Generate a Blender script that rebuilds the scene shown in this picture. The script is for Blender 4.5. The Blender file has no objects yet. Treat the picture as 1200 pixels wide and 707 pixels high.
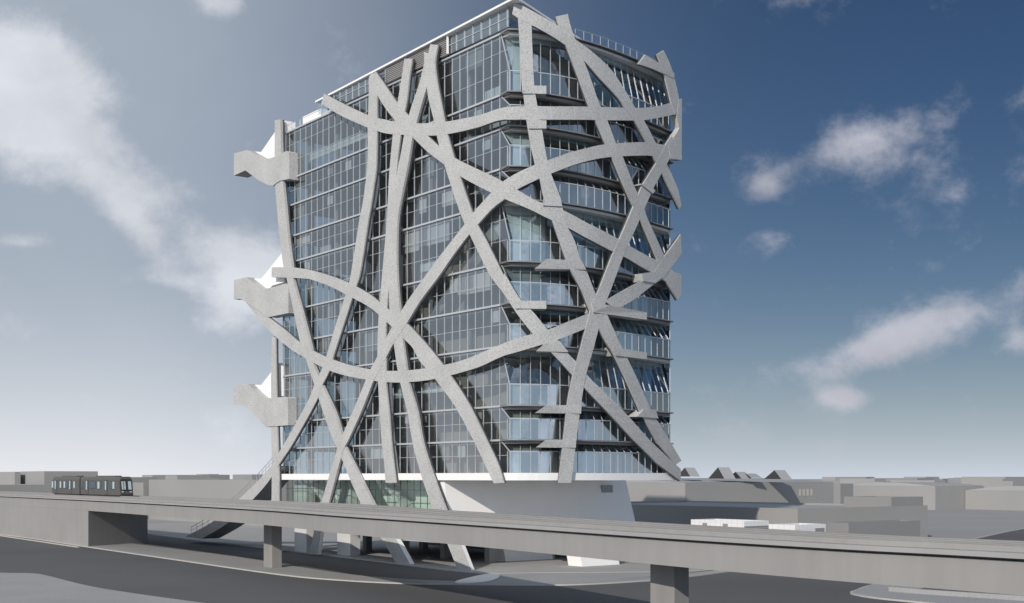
import bpy, bmesh, math, random
from mathutils import Vector, Matrix
random.seed(7)
RIB = {'r1': [((-55.48, 64.05), (-53.73, 63.78)), ((-55.53, 59.12), (-53.47, 58.7)), ((-55.48, 54.94), (-52.94, 54.46)), ((-54.8, 50.77), (-52.14, 50.31)), ((-53.87, 45.96), (-51.23, 45.56)), ((-52.54, 41.38), (-50.03, 41.05)), ((-51.75, 40.03), (-49.8, 39.78)), ((-49.67, 35.07), (-47.13, 34.56)), ((-47.68, 30.36), (-44.39, 29.09)), ((-46.13, 28.01), (-43.9, 27.24)), ((-43.66, 24.22), (-41.49, 24.09)), ((-41.13, 20.15), (-37.96, 20.02)), ((-38.65, 16.64), (-35.89, 16.57)), ((-37.03, 14.85), (-34.99, 15.04)), ((-33.42, 10.31), (-30.47, 10.32)), ((-30.49, 7.04), (-27.33, 7.1)), ((-26.35, 3.47), (-22.88, 3.59)), ((-22.29, -0.02), (-19.15, 0.1))], 'r2': [((-56.35, 32.1), (-55.21, 31.74)), ((-56.65, 26.27), (-55.07, 26.17)), ((-56.57, 18.63), (-54.67, 18.57)), ((-56.43, 12.27), (-54.27, 12.26)), ((-56.57, 4.64), (-54.13, 4.71)), ((-56.57, -0.45), (-54.13, -0.33))], 'r3': [((-57.39, 35.0), (-65.21, 38.24)), ((-52.54, 32.75), (-58.3, 33.62)), ((-47.63, 30.33), (-52.01, 30.33)), ((-44.39, 29.03), (-47.38, 28.48)), ((-38.42, 27.25), (-39.59, 25.87)), ((-33.42, 26.07), (-33.42, 24.53)), ((-28.65, 25.23), (-29.5, 23.94)), ((-24.6, 24.76), (-24.91, 23.32)), ((-19.98, 24.5), (-19.65, 23.0)), ((-15.22, 24.51), (-13.35, 23.06)), ((-8.65, 24.82), (-5.51, 23.76)), ((-1.75, 25.93), (-1.75, 24.49)), ((0.0, 26.24), (0.0, 24.82)), ((1.84, 26.91), (1.84, 25.34)), ((3.23, 27.3), (4.53, 26.19)), ((5.23, 27.91), (6.23, 26.74)), ((8.03, 29.05), (10.29, 28.32)), ((10.94, 30.17), (11.63, 28.81))], 'r4': [((-56.46, 42.35), (-56.46, 40.88)), ((-50.24, 41.52), (-49.83, 39.92)), ((-44.76, 40.39), (-44.76, 39.08)), ((-39.14, 38.86), (-39.14, 37.39)), ((-34.18, 37.26), (-35.33, 35.96)), ((-29.44, 35.36), (-29.44, 33.67)), ((-26.64, 33.92), (-26.68, 32.26)), ((-24.11, 32.54), (-24.8, 31.14)), ((-22.11, 31.42), (-23.08, 30.08)), ((-19.81, 30.29), (-21.29, 28.9)), ((-17.09, 28.43), (-18.77, 27.32)), ((-15.0, 26.9), (-17.24, 25.61)), ((-12.17, 24.66), (-15.0, 23.97)), ((-10.4, 23.15), (-13.35, 22.72)), ((-6.65, 19.51), (-9.52, 19.46)), ((-3.2, 15.23), (-5.81, 15.29)), ((-1.11, 12.55), (-3.69, 12.58)), ((-0.02, 10.42), (-1.97, 10.37))], 'r5': [((-28.23, 64.0), (-27.39, 63.78)), ((-29.01, 63.53), (-26.97, 63.01)), ((-29.01, 61.51), (-26.97, 60.78)), ((-29.27, 57.07), (-26.97, 56.56)), ((-29.29, 54.27), (-27.08, 53.81)), ((-29.5, 51.5), (-27.28, 51.07)), ((-30.04, 49.12), (-27.91, 48.73)), ((-30.71, 46.98), (-28.55, 46.61)), ((-31.55, 44.86), (-29.29, 44.49)), ((-33.42, 38.86), (-31.12, 38.55)), ((-34.09, 37.22), (-32.1, 36.74)), ((-35.44, 35.07), (-33.42, 34.84)), ((-37.73, 31.7), (-35.67, 31.51)), ((-40.13, 27.91), (-38.19, 27.76)), ((-41.49, 26.11), (-39.35, 25.73)), ((-43.9, 23.63), (-41.73, 23.51)), ((-45.38, 21.9), (-42.93, 21.78)), ((-52.01, 16.36), (-49.42, 16.3)), ((-54.94, 14.16), (-52.8, 13.88)), ((-56.57, 12.78), (-54.94, 12.39))], 'st': [((-56.57, 12.78), (-54.4, 12.64)), ((-61.59, 10.22), (-57.94, 10.17)), ((-67.91, 7.43), (-63.31, 7.37)), ((-76.75, 3.95), (-71.38, 3.83)), ((-87.85, 1.05), (-81.34, 0.94))], 'r6': [((-20.47, 63.83), (-18.69, 63.35)), ((-21.1, 61.73), (-19.34, 61.28)), ((-21.95, 59.02), (-19.92, 58.53)), ((-22.98, 55.67), (-21.1, 55.25)), ((-23.79, 51.48), (-22.09, 51.13)), ((-24.19, 48.6), (-22.38, 48.26)), ((-24.6, 44.17), (-22.48, 43.82)), ((-25.52, 38.58), (-23.49, 38.31)), ((-26.14, 34.8), (-24.3, 34.58)), ((-26.68, 30.97), (-24.8, 30.79)), ((-26.87, 26.55), (-24.8, 26.39)), ((-26.68, 23.43), (-24.8, 23.31)), ((-26.35, 19.53), (-24.09, 19.44)), ((-25.83, 15.75), (-23.59, 15.7)), ((-25.21, 12.65), (-22.98, 12.63)), ((-24.91, 10.34), (-22.48, 10.35))], 'r7': [((-16.11, 63.51), (-13.89, 62.39)), ((-16.11, 62.03), (-14.08, 61.19)), ((-17.05, 59.96), (-15.18, 59.49)), ((-18.38, 58.16), (-16.3, 57.66)), ((-19.54, 56.3), (-17.62, 55.43)), ((-20.51, 54.26), (-18.67, 53.43)), ((-21.29, 52.06), (-19.34, 51.33)), ((-22.09, 50.05), (-19.92, 49.63)), ((-22.98, 47.5), (-20.8, 47.43)), ((-24.3, 44.45), (-21.99, 44.07)), ((-24.5, 40.64), (-22.29, 40.32)), ((-24.19, 37.31), (-22.19, 37.05)), ((-24.09, 34.56), (-21.89, 34.3)), ((-23.89, 32.34), (-21.49, 32.09)), ((-23.29, 30.1), (-21.2, 29.68)), ((-22.88, 27.88), (-20.71, 27.7)), ((-22.09, 24.78), (-19.98, 24.63)), ((-21.49, 23.11), (-19.54, 22.99)), ((-19.81, 19.26), (-17.62, 19.17)), ((-18.69, 15.58), (-16.49, 15.53)), ((-16.94, 11.74), (-14.44, 11.73)), ((-13.99, 6.84), (-11.28, 6.9)), ((-11.28, 3.3), (-8.5, 3.42)), ((-8.79, -0.24), (-6.01, -0.12))], 'r8': [((-14.72, 64.07), (-13.08, 63.51)), ((-15.37, 62.15), (-13.71, 61.51)), ((-15.55, 59.79), (-13.35, 59.23)), ((-15.07, 57.36), (-12.62, 56.78)), ((-13.89, 54.48), (-11.73, 53.99)), ((-13.35, 52.7), (-11.1, 52.21)), ((-12.62, 50.78), (-10.13, 49.96)), ((-11.73, 48.74), (-9.09, 47.71)), ((-10.66, 46.59), (-8.05, 45.79)), ((-8.95, 43.25), (-6.52, 42.83)), ((-7.64, 41.02), (-5.18, 40.62)), ((-6.18, 38.95), (-3.53, 38.55)), ((-3.33, 35.08), (-1.11, 35.27)), ((-2.07, 33.64), (-0.16, 33.98)), ((0.0, 31.74), (0.0, 34.15)), ((1.06, 30.11), (1.87, 31.11)), ((1.84, 29.01), (3.33, 29.78)), ((3.25, 27.31), (4.98, 27.9)), ((4.35, 26.23), (6.16, 26.79)), ((5.68, 25.11), (7.75, 25.21)), ((7.06, 23.9), (9.06, 24.19)), ((8.43, 22.69), (10.57, 22.79)), ((9.87, 21.53), (12.18, 21.67)), ((12.52, 19.56), (15.22, 19.8)), ((18.71, 15.43), (22.0, 15.5)), ((23.52, 12.79), (26.14, 13.46)), ((29.26, 10.57), (29.26, 12.09))], 'r9': [((-40.77, 64.38), (-41.49, 63.16)), ((-34.54, 61.24), (-36.46, 60.42)), ((-28.74, 58.52), (-31.66, 58.18)), ((-25.32, 57.3), (-26.76, 56.07)), ((-22.94, 56.48), (-23.29, 54.92)), ((-18.04, 55.14), (-18.19, 53.7)), ((-13.71, 54.21), (-13.71, 52.67)), ((-10.13, 53.66), (-9.78, 52.12)), ((-4.69, 53.08), (-5.01, 51.72)), ((-1.75, 52.99), (-1.75, 51.67)), ((0.0, 52.87), (0.0, 51.48)), ((1.84, 53.03), (1.84, 51.52)), ((5.94, 53.37), (5.94, 51.86)), ((12.04, 54.32), (12.04, 52.79)), ((17.03, 55.24), (17.27, 53.77)), ((20.46, 55.99), (20.71, 54.54)), ((24.23, 57.12), (24.51, 55.76)), ((29.37, 59.06), (29.37, 57.38))], 'r10': [((-27.39, 64.0), (-28.65, 63.1)), ((-25.32, 61.92), (-27.18, 61.17)), ((-22.29, 58.78), (-24.91, 58.63)), ((-19.73, 56.56), (-22.48, 56.43)), ((-17.89, 55.07), (-20.31, 54.86)), ((-15.55, 53.18), (-18.38, 53.37)), ((-12.99, 51.27), (-15.22, 50.96)), ((-10.13, 49.39), (-11.58, 48.66)), ((-7.19, 47.89), (-8.95, 46.97)), ((-3.04, 45.93), (-5.01, 44.92)), ((-1.11, 44.98), (-2.39, 43.66)), ((0.0, 44.38), (0.0, 42.55)), ((1.45, 43.58), (0.87, 42.17)), ((3.83, 42.39), (3.03, 41.37)), ((6.16, 41.9), (5.08, 40.54)), ((8.94, 41.02), (7.63, 39.7)), ((11.16, 40.37), (10.31, 38.81)), ((15.71, 39.29), (14.32, 37.79)), ((18.44, 38.64), (16.95, 37.32)), ((21.68, 38.05), (19.82, 36.66)), ((24.91, 37.65), (23.14, 36.04)), ((27.62, 36.94), (25.52, 35.49)), ((29.37, 36.85), (26.98, 34.5)), ((29.37, 34.35), (28.49, 33.49))], 'r11a': [((0.0, 44.57), (0.0, 42.45)), ((-2.55, 43.59), (-2.23, 41.77)), ((-6.1, 41.83), (-5.11, 40.35)), ((-7.64, 40.84), (-6.79, 39.45)), ((-11.91, 38.28), (-9.96, 37.49)), ((-14.9, 36.41), (-12.8, 35.47)), ((-19.34, 33.47), (-16.86, 32.87)), ((-22.09, 31.33), (-19.92, 30.42)), ((-24.91, 28.82), (-22.88, 28.21)), ((-26.14, 27.38), (-24.5, 26.7)), ((-28.55, 25.22), (-26.76, 24.54)), ((-29.8, 23.76), (-28.02, 23.4)), ((-32.98, 19.92), (-30.79, 19.83)), ((-36.07, 16.4), (-34.09, 16.17)), ((-37.4, 14.5), (-35.89, 14.13)), ((-41.73, 7.1), (-39.59, 7.14)), ((-43.51, 3.55), (-41.49, 3.62)), ((-44.94, 0.18), (-42.49, 0.24))], 'r11b': [((0.0, 44.57), (0.0, 42.45)), ((1.45, 45.46), (1.45, 43.58)), ((3.5, 46.48), (3.73, 44.8)), ((5.23, 47.2), (5.73, 45.78)), ((7.4, 48.14), (8.34, 46.94)), ((10.06, 49.13), (10.96, 47.91)), ((13.44, 50.2), (14.02, 48.79)), ((20.46, 51.81), (19.82, 50.05)), ((22.94, 52.2), (22.56, 50.55)), ((25.93, 52.51), (26.14, 50.85)), ((29.37, 53.57), (29.37, 51.4))], 'r12': [((1.55, 63.23), (3.13, 62.37)), ((1.79, 59.28), (3.23, 59.38)), ((1.99, 55.43), (3.43, 55.53)), ((2.18, 54.28), (3.58, 54.38)), ((2.67, 50.44), (4.35, 50.57)), ((3.5, 46.48), (4.98, 47.23)), ((4.01, 45.11), (5.51, 45.54)), ((4.56, 42.83), (6.68, 42.93)), ((5.58, 40.39), (7.4, 40.16)), ((6.49, 38.12), (8.57, 38.32)), ((7.44, 35.96), (9.43, 36.15)), ((8.22, 34.56), (10.31, 34.95)), ((9.68, 32.52), (11.83, 32.25)), ((10.7, 30.63), (13.01, 31.03)), ((11.9, 28.83), (14.17, 29.32)), ((13.59, 26.76), (15.68, 27.22)), ((14.83, 25.46), (16.95, 25.61)), ((17.16, 22.44), (19.47, 22.57)), ((19.57, 19.27), (22.0, 19.37)), ((20.53, 18.27), (23.14, 18.36)), ((23.52, 15.22), (26.56, 15.5)), ((27.83, 12.62), (29.37, 13.17))], 'r13': [((1.16, 64.66), (0.92, 63.4)), ((2.04, 64.41), (1.94, 62.77)), ((3.83, 63.63), (3.17, 62.28)), ((6.23, 62.67), (5.08, 61.53)), ((8.62, 61.53), (7.35, 60.57)), ((11.16, 60.56), (9.87, 59.3)), ((14.44, 59.03), (12.52, 57.61)), ((17.85, 56.4), (15.71, 55.93)), ((18.78, 55.57), (16.79, 55.13)), ((20.71, 54.34), (18.69, 53.9)), ((23.1, 52.27), (21.07, 51.92)), ((24.71, 50.87), (22.75, 50.27)), ((26.45, 49.52), (24.51, 48.82)), ((28.49, 47.54), (26.77, 46.9)), ((29.37, 45.75), (28.93, 45.13))], 'r14': [((6.05, 63.62), (7.63, 64.21)), ((6.38, 62.69), (8.1, 62.7)), ((7.44, 60.43), (9.18, 60.45)), ((8.82, 57.73), (10.57, 58.06)), ((10.29, 54.84), (12.04, 55.16)), ((10.7, 54.12), (12.52, 54.46)), ((11.6, 52.79), (13.59, 53.06)), ((13.34, 50.26), (15.07, 50.67)), ((14.44, 48.8), (16.31, 49.29)), ((16.5, 45.91), (18.44, 46.24)), ((18.42, 43.61), (20.35, 44.19)), ((19.71, 42.35), (21.07, 42.92)), ((21.62, 40.13), (23.14, 40.67)), ((23.72, 37.62), (25.32, 38.34)), ((24.71, 36.45), (26.56, 37.12))], 'r15': [((26.77, 53.87), (29.15, 53.31)), ((25.52, 52.64), (27.62, 52.22)), ((23.41, 49.98), (26.26, 50.87)), ((20.46, 46.81), (22.94, 47.05)), ((18.42, 43.67), (20.76, 43.95)), ((16.47, 40.51), (18.61, 40.72)), ((14.44, 37.2), (16.47, 37.46)), ((12.04, 32.63), (14.02, 32.83)), ((11.1, 31.06), (13.15, 31.24)), ((10.44, 29.02), (12.45, 29.48)), ((10.19, 28.31), (12.18, 28.46)), ((9.13, 25.08), (11.04, 25.2)), ((8.34, 22.78), (10.19, 22.87)), ((7.63, 19.82), (9.56, 19.88)), ((7.06, 15.59), (8.82, 15.43)), ((6.38, 10.41), (8.1, 10.41))], 'r16': [((13.15, 31.74), (15.22, 30.93)), ((17.27, 33.68), (18.78, 32.61)), ((20.71, 35.21), (22.0, 34.43)), ((23.14, 36.67), (25.11, 35.97)), ((25.11, 38.52), (26.77, 37.47)), ((29.15, 41.92), (29.37, 39.46))], 'r17': [((23.41, 63.22), (24.91, 64.15)), ((24.31, 62.22), (26.24, 63.05)), ((25.23, 60.98), (27.4, 61.75)), ((26.56, 58.42), (28.77, 58.97)), ((27.62, 56.75), (29.37, 57.7))], 'r19': [((20.71, 62.49), (19.29, 60.99)), ((23.52, 62.28), (22.75, 61.19)), ((27.4, 61.96), (27.4, 61.26))]}
QUAD = {'p18': [(28.49, 58.79), (29.37, 59.22), (29.37, 51.4), (26.56, 51.04), (25.93, 52.51), (28.27, 54.74), (28.71, 55.38), (28.05, 56.74), (28.27, 57.11)], 'b1': [(2.04, 55.34), (4.87, 55.53), (4.87, 54.6), (2.13, 54.42)], 'b2': [(2.63, 51.46), (4.87, 51.59), (4.87, 50.67), (2.83, 50.5)], 'b3': [(4.56, 42.83), (6.61, 43.01), (6.83, 42.01), (4.45, 41.9)], 'b4': [(4.87, 35.86), (9.43, 36.05), (10.12, 35.08), (3.48, 34.67)], 'b5': [(0.87, 30.97), (4.87, 31.1), (4.87, 30.18), (1.35, 30.11)], 'b6': [(4.66, 26.24), (6.49, 26.61), (7.63, 25.4), (3.63, 25.33)], 'b7': [(10.96, 31.34), (13.73, 31.29), (20.89, 31.13), (20.89, 30.24), (11.23, 30.22)], 'b8': [(14.32, 26.41), (20.89, 26.24), (20.89, 25.41), (14.92, 25.45)], 'b9': [(4.87, 19.25), (9.43, 19.38), (9.37, 18.39), (3.53, 18.36)], 'b10': [(4.87, 15.32), (8.7, 15.38), (8.64, 14.44), (3.63, 14.44)], 'b11': [(20.17, 19.29), (22.75, 19.4), (23.43, 18.32), (18.95, 18.37)], 'b12': [(19.82, 35.73), (23.52, 36.51), (24.31, 35.87), (22.75, 34.94), (20.17, 34.84)], 'b13': [(19.82, 46.49), (21.07, 47.02), (22.75, 46.28), (22.18, 45.81)], 'k1': [(-68.94, 61.89), (-64.18, 61.44), (-58.5, 58.84), (-56.02, 58.59), (-51.49, 58.66), (-50.71, 58.25), (-50.71, 54.41), (-53.6, 54.71), (-55.89, 54.38), (-57.39, 54.78), (-60.74, 56.19), (-64.91, 58.43), (-68.94, 58.41)], 'k2': [(-68.94, 42.0), (-64.48, 41.9), (-59.47, 39.46), (-56.57, 39.3), (-51.75, 39.34), (-50.97, 38.81), (-50.97, 34.96), (-57.39, 35.0), (-65.21, 38.24), (-66.83, 38.82), (-68.94, 38.99)], 'k3': [(-68.94, 25.46), (-64.18, 25.45), (-59.19, 22.9), (-51.49, 22.82), (-51.1, 22.55), (-51.1, 18.64), (-56.57, 18.63), (-58.08, 18.59), (-64.91, 22.2), (-68.94, 22.45)], 'w1': [(-64.18, 61.37), (-61.88, 60.82), (-55.48, 63.8), (-54.13, 63.87), (-54.13, 59.34), (-56.57, 59.47), (-58.5, 58.77)], 'w2': [(-64.48, 41.84), (-61.88, 41.44), (-55.21, 44.39), (-54.4, 43.77), (-54.4, 39.99), (-58.22, 39.95), (-59.47, 39.46)], 'w3': [(-64.18, 25.38), (-61.88, 25.18), (-56.29, 28.15), (-54.94, 27.42), (-54.94, 23.13), (-59.19, 22.96)]}
S = bpy.context.scene
COL = S.collection
F, HZ = 1446.0, 560.0
# ------------------------------------------------------------------ camera
cam = bpy.data.objects.new('camera', bpy.data.cameras.new('camera')); COL.objects.link(cam)
cam.location = (0, 0, 11); cam.rotation_euler = (math.radians(90), 0, 0)
cam.data.sensor_width = 36; cam.data.lens = F/1200*36
cam.data.shift_y = (560-353.5)/1200
cam.data.clip_end = 12000; cam.data.clip_start = .5
S.camera = cam
# ------------------------------------------------------------------ world
SUN_AZ = math.atan2(-.39, -.92)
SUN_EL = math.radians(25)
W = bpy.data.worlds.new("World"); S.world = W; W.use_nodes = True
wn, wl = W.node_tree.nodes, W.node_tree.links
wn.clear()
def N(t, **k):
    n = wn.new(t)
    for a_, v in k.items(): setattr(n, a_, v)
    return n
def wmath(op, x, y=None, z=None, clamp=False):
    n = N('ShaderNodeMath', operation=op); n.use_clamp = clamp
    for i, v in enumerate((x, y, z)):
        if v is None: continue
        if isinstance(v, (int, float)): n.inputs[i].default_value = v
        else: wl.new(v, n.inputs[i])
    return n.outputs[0]
sky = N('ShaderNodeTexSky', sky_type='NISHITA'); sky.sun_disc = False
sky.sun_elevation = SUN_EL; sky.sun_rotation = SUN_AZ % (2*math.pi)
sky.air_density = 1.0; sky.dust_density = .6; sky.ozone_density = 2.0; sky.altitude = 100
tc = N('ShaderNodeTexCoord')
sep = N('ShaderNodeSeparateXYZ'); wl.new(tc.outputs['Generated'], sep.inputs[0])
az = wmath('ARCTAN2', sep.outputs[0], sep.outputs[1])
el = wmath('ARCSINE', sep.outputs[2])
def dirof(u, v):
    x, y, z = (u-600), F, (560-v); r = math.sqrt(x*x+y*y+z*z)
    return math.atan2(x, y), math.asin(z/r)
# broken cumulus: (azimuth, elevation, half widths, tilt, density)
CL = [(30,90,90,48,-.1,.80),(0,140,60,60,0,.5),(115,195,75,48,-.5,.72),(165,275,45,28,-.9,.45),(290,318,62,55,0,.95),(20,283,28,10,0,.45),(262,2,34,16,0,.6),(200,330,60,10,0,.3),
      (1022,172,80,42,.15,.74),(893,222,28,20,0,.60),(903,282,42,20,.1,.62),(1015,415,88,26,.22,.80),(992,466,32,15,0,.80),
      (1120,368,55,24,.2,.42),(1200,402,30,20,0,.5),(1115,303,30,12,.5,.2),(1200,322,30,22,0,.3),(1005,345,14,22,0,.15)]
acc = None
for u, v, su, sv, tilt, dn in CL:
    if u > 700: dn *= .95
    a0, e0 = dirof(u, v); sa, se = su/F, sv/F
    da = wmath('SUBTRACT', az, a0); de = wmath('SUBTRACT', el, e0)
    de = wmath('SUBTRACT', de, wmath('MULTIPLY', da, tilt))
    da = wmath('POWER', wmath('ABSOLUTE', wmath('DIVIDE', da, sa)), 2); de = wmath('POWER', wmath('ABSOLUTE', wmath('DIVIDE', de, se)), 2)
    g = wmath('MULTIPLY', wmath('EXPONENT', wmath('MULTIPLY', wmath('ADD', da, de), -1)), dn)
    acc = g if acc is None else wmath('ADD', acc, g)
nz = N('ShaderNodeTexNoise'); nz.inputs['Scale'].default_value = 13; nz.inputs['Detail'].default_value = 12; nz.inputs['Roughness'].default_value = .62
nz.inputs['Distortion'].default_value = .1
mp = N('ShaderNodeMapping'); mp.inputs['Scale'].default_value = (1, 1, 1.25); mp.inputs['Location'].default_value = (.35, .2, .1); wl.new(tc.outputs['Generated'], mp.inputs[0]); wl.new(mp.outputs[0], nz.inputs['Vector'])
nz2 = N('ShaderNodeTexNoise'); nz2.inputs['Scale'].default_value = 2.2; nz2.inputs['Detail'].default_value = 6; wl.new(mp.outputs[0], nz2.inputs['Vector'])
nv = wmath('MULTIPLY_ADD', nz.outputs[0], 2.0, -.98)
# unseen cloud added behind the viewer, for fill light and glass reflections
bmask = wmath('MULTIPLY_ADD', sep.outputs[1], -2.5, .9, clamp=True)
back = wmath('MULTIPLY', wmath('MULTIPLY_ADD', nz2.outputs[0], 2.2, -.95, clamp=True), bmask)
den = wmath('ADD', wmath('ADD', acc, wmath('MULTIPLY', nv, .95)), wmath('MULTIPLY', back, 1.1))
cm = N('ShaderNodeMapRange', interpolation_type='SMOOTHSTEP'); wl.new(den, cm.inputs[0]); cm.inputs[1].default_value = .14; cm.inputs[2].default_value = .85
cm.inputs[4].default_value = .82
cloud = cm.outputs[0]
# thin high veil on the left, thickening to the horizon
veil = wmath('DIVIDE', .86, wmath('ADD', 1.0, wmath('EXPONENT', wmath('MULTIPLY_ADD', az, 12.0, 1.2))))
veil = wmath('MULTIPLY', veil, wmath('MULTIPLY_ADD', nz2.outputs[0], .9, .50), clamp=True)
hz = wmath('MULTIPLY', wmath('EXPONENT', wmath('MULTIPLY', wmath('ABSOLUTE', el), -16.0)), .95)
hz2 = wmath('MULTIPLY', hz, wmath('MULTIPLY_ADD', az, -3.2, .0, clamp=True))
SKY_TINT = N('ShaderNodeMix', data_type='RGBA', blend_type='MULTIPLY'); SKY_TINT.inputs[0].default_value = 1
wl.new(sky.outputs[0], SKY_TINT.inputs[6]); SKY_TINT.inputs[7].default_value = (.175, .25, .335, 1)
mv = N('ShaderNodeMix', data_type='RGBA'); wl.new(veil, mv.inputs[0]); wl.new(SKY_TINT.outputs[2], mv.inputs[6]); mv.inputs[7].default_value = (4.7, 5.3, 6.1, 1)
mh = N('ShaderNodeMix', data_type='RGBA'); wl.new(hz, mh.inputs[0]); wl.new(mv.outputs[2], mh.inputs[6]); mh.inputs[7].default_value = (6.2, 6.8, 7.6, 1)
hz3 = wmath('MULTIPLY', wmath('MULTIPLY', wmath('EXPONENT', wmath('MULTIPLY', wmath('ABSOLUTE', el), -2.6)), .8), bmask)   # unseen bluish haze added behind the viewer to fill shade and lighten glass
mb = N('ShaderNodeMix', data_type='RGBA'); wl.new(hz3, mb.inputs[0]); wl.new(mh.outputs[2], mb.inputs[6]); mb.inputs[7].default_value = (6.2, 8.2, 10.5, 1)
m1 = N('ShaderNodeMix', data_type='RGBA'); wl.new(hz2, m1.inputs[0]); wl.new(mb.outputs[2], m1.inputs[6]); m1.inputs[7].default_value = (8.2, 8.3, 8.6, 1)
# unseen clouds added behind the viewer are brightened for fill; away to the east they are greyer
cc = N('ShaderNodeMix', data_type='RGBA'); wl.new(wmath('MULTIPLY_ADD', sep.outputs[1], -2, .2, clamp=True), cc.inputs[0]); cc.inputs[7].default_value = (13.0, 14.5, 17.0, 1)
cf = N('ShaderNodeMix', data_type='RGBA'); wl.new(wmath('MULTIPLY_ADD', az, 4, .3, clamp=True), cf.inputs[0]); cf.inputs[6].default_value = (7.2, 7.4, 7.9, 1); cf.inputs[7].default_value = (5.3, 5.3, 5.9, 1)
cs = N('ShaderNodeMix', data_type='RGBA', blend_type='MULTIPLY'); cs.inputs[0].default_value = 1
nz3 = N('ShaderNodeTexNoise'); nz3.inputs['Scale'].default_value = 11; nz3.inputs['Detail'].default_value = 8; wl.new(mp.outputs[0], nz3.inputs['Vector'])
wl.new(cf.outputs[2], cs.inputs[6]); wl.new(wmath('MULTIPLY_ADD', nz3.outputs[0], .9, .58), cs.inputs[7]); wl.new(cs.outputs[2], cc.inputs[6])
m2 = N('ShaderNodeMix', data_type='RGBA'); wl.new(cloud, m2.inputs[0]); wl.new(m1.outputs[2], m2.inputs[6]); wl.new(cc.outputs[2], m2.inputs[7])
bg = N('ShaderNodeBackground'); bg.inputs[1].default_value = .10; wl.new(m2.outputs[2], bg.inputs[0])
ow = N('ShaderNodeOutputWorld'); wl.new(bg.outputs[0], ow.inputs[0])
# ------------------------------------------------------------------ sun
sl = bpy.data.lights.new('sun', 'SUN'); sl.energy = 3.4; sl.angle = math.radians(.5); sl.color = (1, .93, .84)
so = bpy.data.objects.new('sun', sl); COL.objects.link(so)
sd = Vector((math.sin(SUN_AZ)*math.cos(SUN_EL), math.cos(SUN_AZ)*math.cos(SUN_EL), math.sin(SUN_EL)))
so.rotation_euler = sd.to_track_quat('Z', 'Y').to_euler(); so.location = (0, -20, 120)
S.view_settings.view_transform = 'Standard'; S.view_settings.look = 'None'; S.view_settings.gamma = 1
S.view_settings.use_curve_mapping = False; S.view_settings.exposure = 0.0
S.render.engine = 'CYCLES'
S.cycles.max_bounces = 7; S.cycles.transparent_max_bounces = 16; S.cycles.glossy_bounces = 3

# ------------------------------------------------------------------ materials
def mat(name, col, rough=.8, var=.08, scale=.6, metal=0, bump=0, bscale=8, speck=None, streak=0):
    m = bpy.data.materials.new(name); m.use_nodes = True; nt = m.node_tree; n = nt.nodes; l = nt.links
    p = n['Principled BSDF']; p.inputs['Roughness'].default_value = rough; p.inputs['Metallic'].default_value = metal
    g = n.new('ShaderNodeNewGeometry')
    nt_ = n.new('ShaderNodeTexNoise'); nt_.inputs['Scale'].default_value = scale; nt_.inputs['Detail'].default_value = 5
    l.new(g.outputs['Position'], nt_.inputs['Vector'])
    mr = n.new('ShaderNodeMapRange'); mr.inputs[1].default_value = .3; mr.inputs[2].default_value = .7
    mr.inputs[3].default_value = 1-var; mr.inputs[4].default_value = 1+var; l.new(nt_.outputs[0], mr.inputs[0])
    mx = n.new('ShaderNodeMix'); mx.data_type = 'RGBA'; mx.blend_type = 'MULTIPLY'; mx.inputs[0].default_value = 1
    mx.inputs[6].default_value = (*col, 1); l.new(mr.outputs[0], mx.inputs[7]); out = mx.outputs[2]
    if speck:
        sc, amt, thr = speck
        s = n.new('ShaderNodeTexNoise'); s.inputs['Scale'].default_value = sc; s.inputs['Detail'].default_value = 2.5; s.inputs['Roughness'].default_value = .65
        l.new(g.outputs['Position'], s.inputs['Vector'])
        r = n.new('ShaderNodeMapRange'); r.inputs[1].default_value = thr-.10; r.inputs[2].default_value = thr+.10
        r.inputs[3].default_value = 1-amt; r.inputs[4].default_value = 1+amt*.35; l.new(s.outputs[0], r.inputs[0])
        m3 = n.new('ShaderNodeMix'); m3.data_type = 'RGBA'; m3.blend_type = 'MULTIPLY'; m3.inputs[0].default_value = 1
        l.new(out, m3.inputs[6]); l.new(r.outputs[0], m3.inputs[7]); out = m3.outputs[2]
    if streak:
        mp_ = n.new('ShaderNodeMapping'); mp_.inputs['Scale'].default_value = (1.2, 1.2, .12); l.new(g.outputs['Position'], mp_.inputs[0])
        s = n.new('ShaderNodeTexNoise'); s.inputs['Scale'].default_value = 1.0; s.inputs['Detail'].default_value = 6; l.new(mp_.outputs[0], s.inputs['Vector'])
        r = n.new('ShaderNodeMapRange'); r.inputs[1].default_value = .35; r.inputs[2].default_value = .65
        r.inputs[3].default_value = 1-streak; r.inputs[4].default_value = 1.0; l.new(s.outputs[0], r.inputs[0])
        m3 = n.new('ShaderNodeMix'); m3.data_type = 'RGBA'; m3.blend_type = 'MULTIPLY'; m3.inputs[0].default_value = 1
        l.new(out, m3.inputs[6]); l.new(r.outputs[0], m3.inputs[7]); out = m3.outputs[2]
    l.new(out, p.inputs['Base Color'])
    if bump:
        b_ = n.new('ShaderNodeBump'); b_.inputs['Strength'].default_value = bump; b_.inputs['Distance'].default_value = .05
        t = n.new('ShaderNodeTexNoise'); t.inputs['Scale'].default_value = bscale; t.inputs['Detail'].default_value = 4
        l.new(g.outputs['Position'], t.inputs['Vector']); l.new(t.outputs[0], b_.inputs['Height']); l.new(b_.outputs[0], p.inputs['Normal'])
    return m
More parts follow.
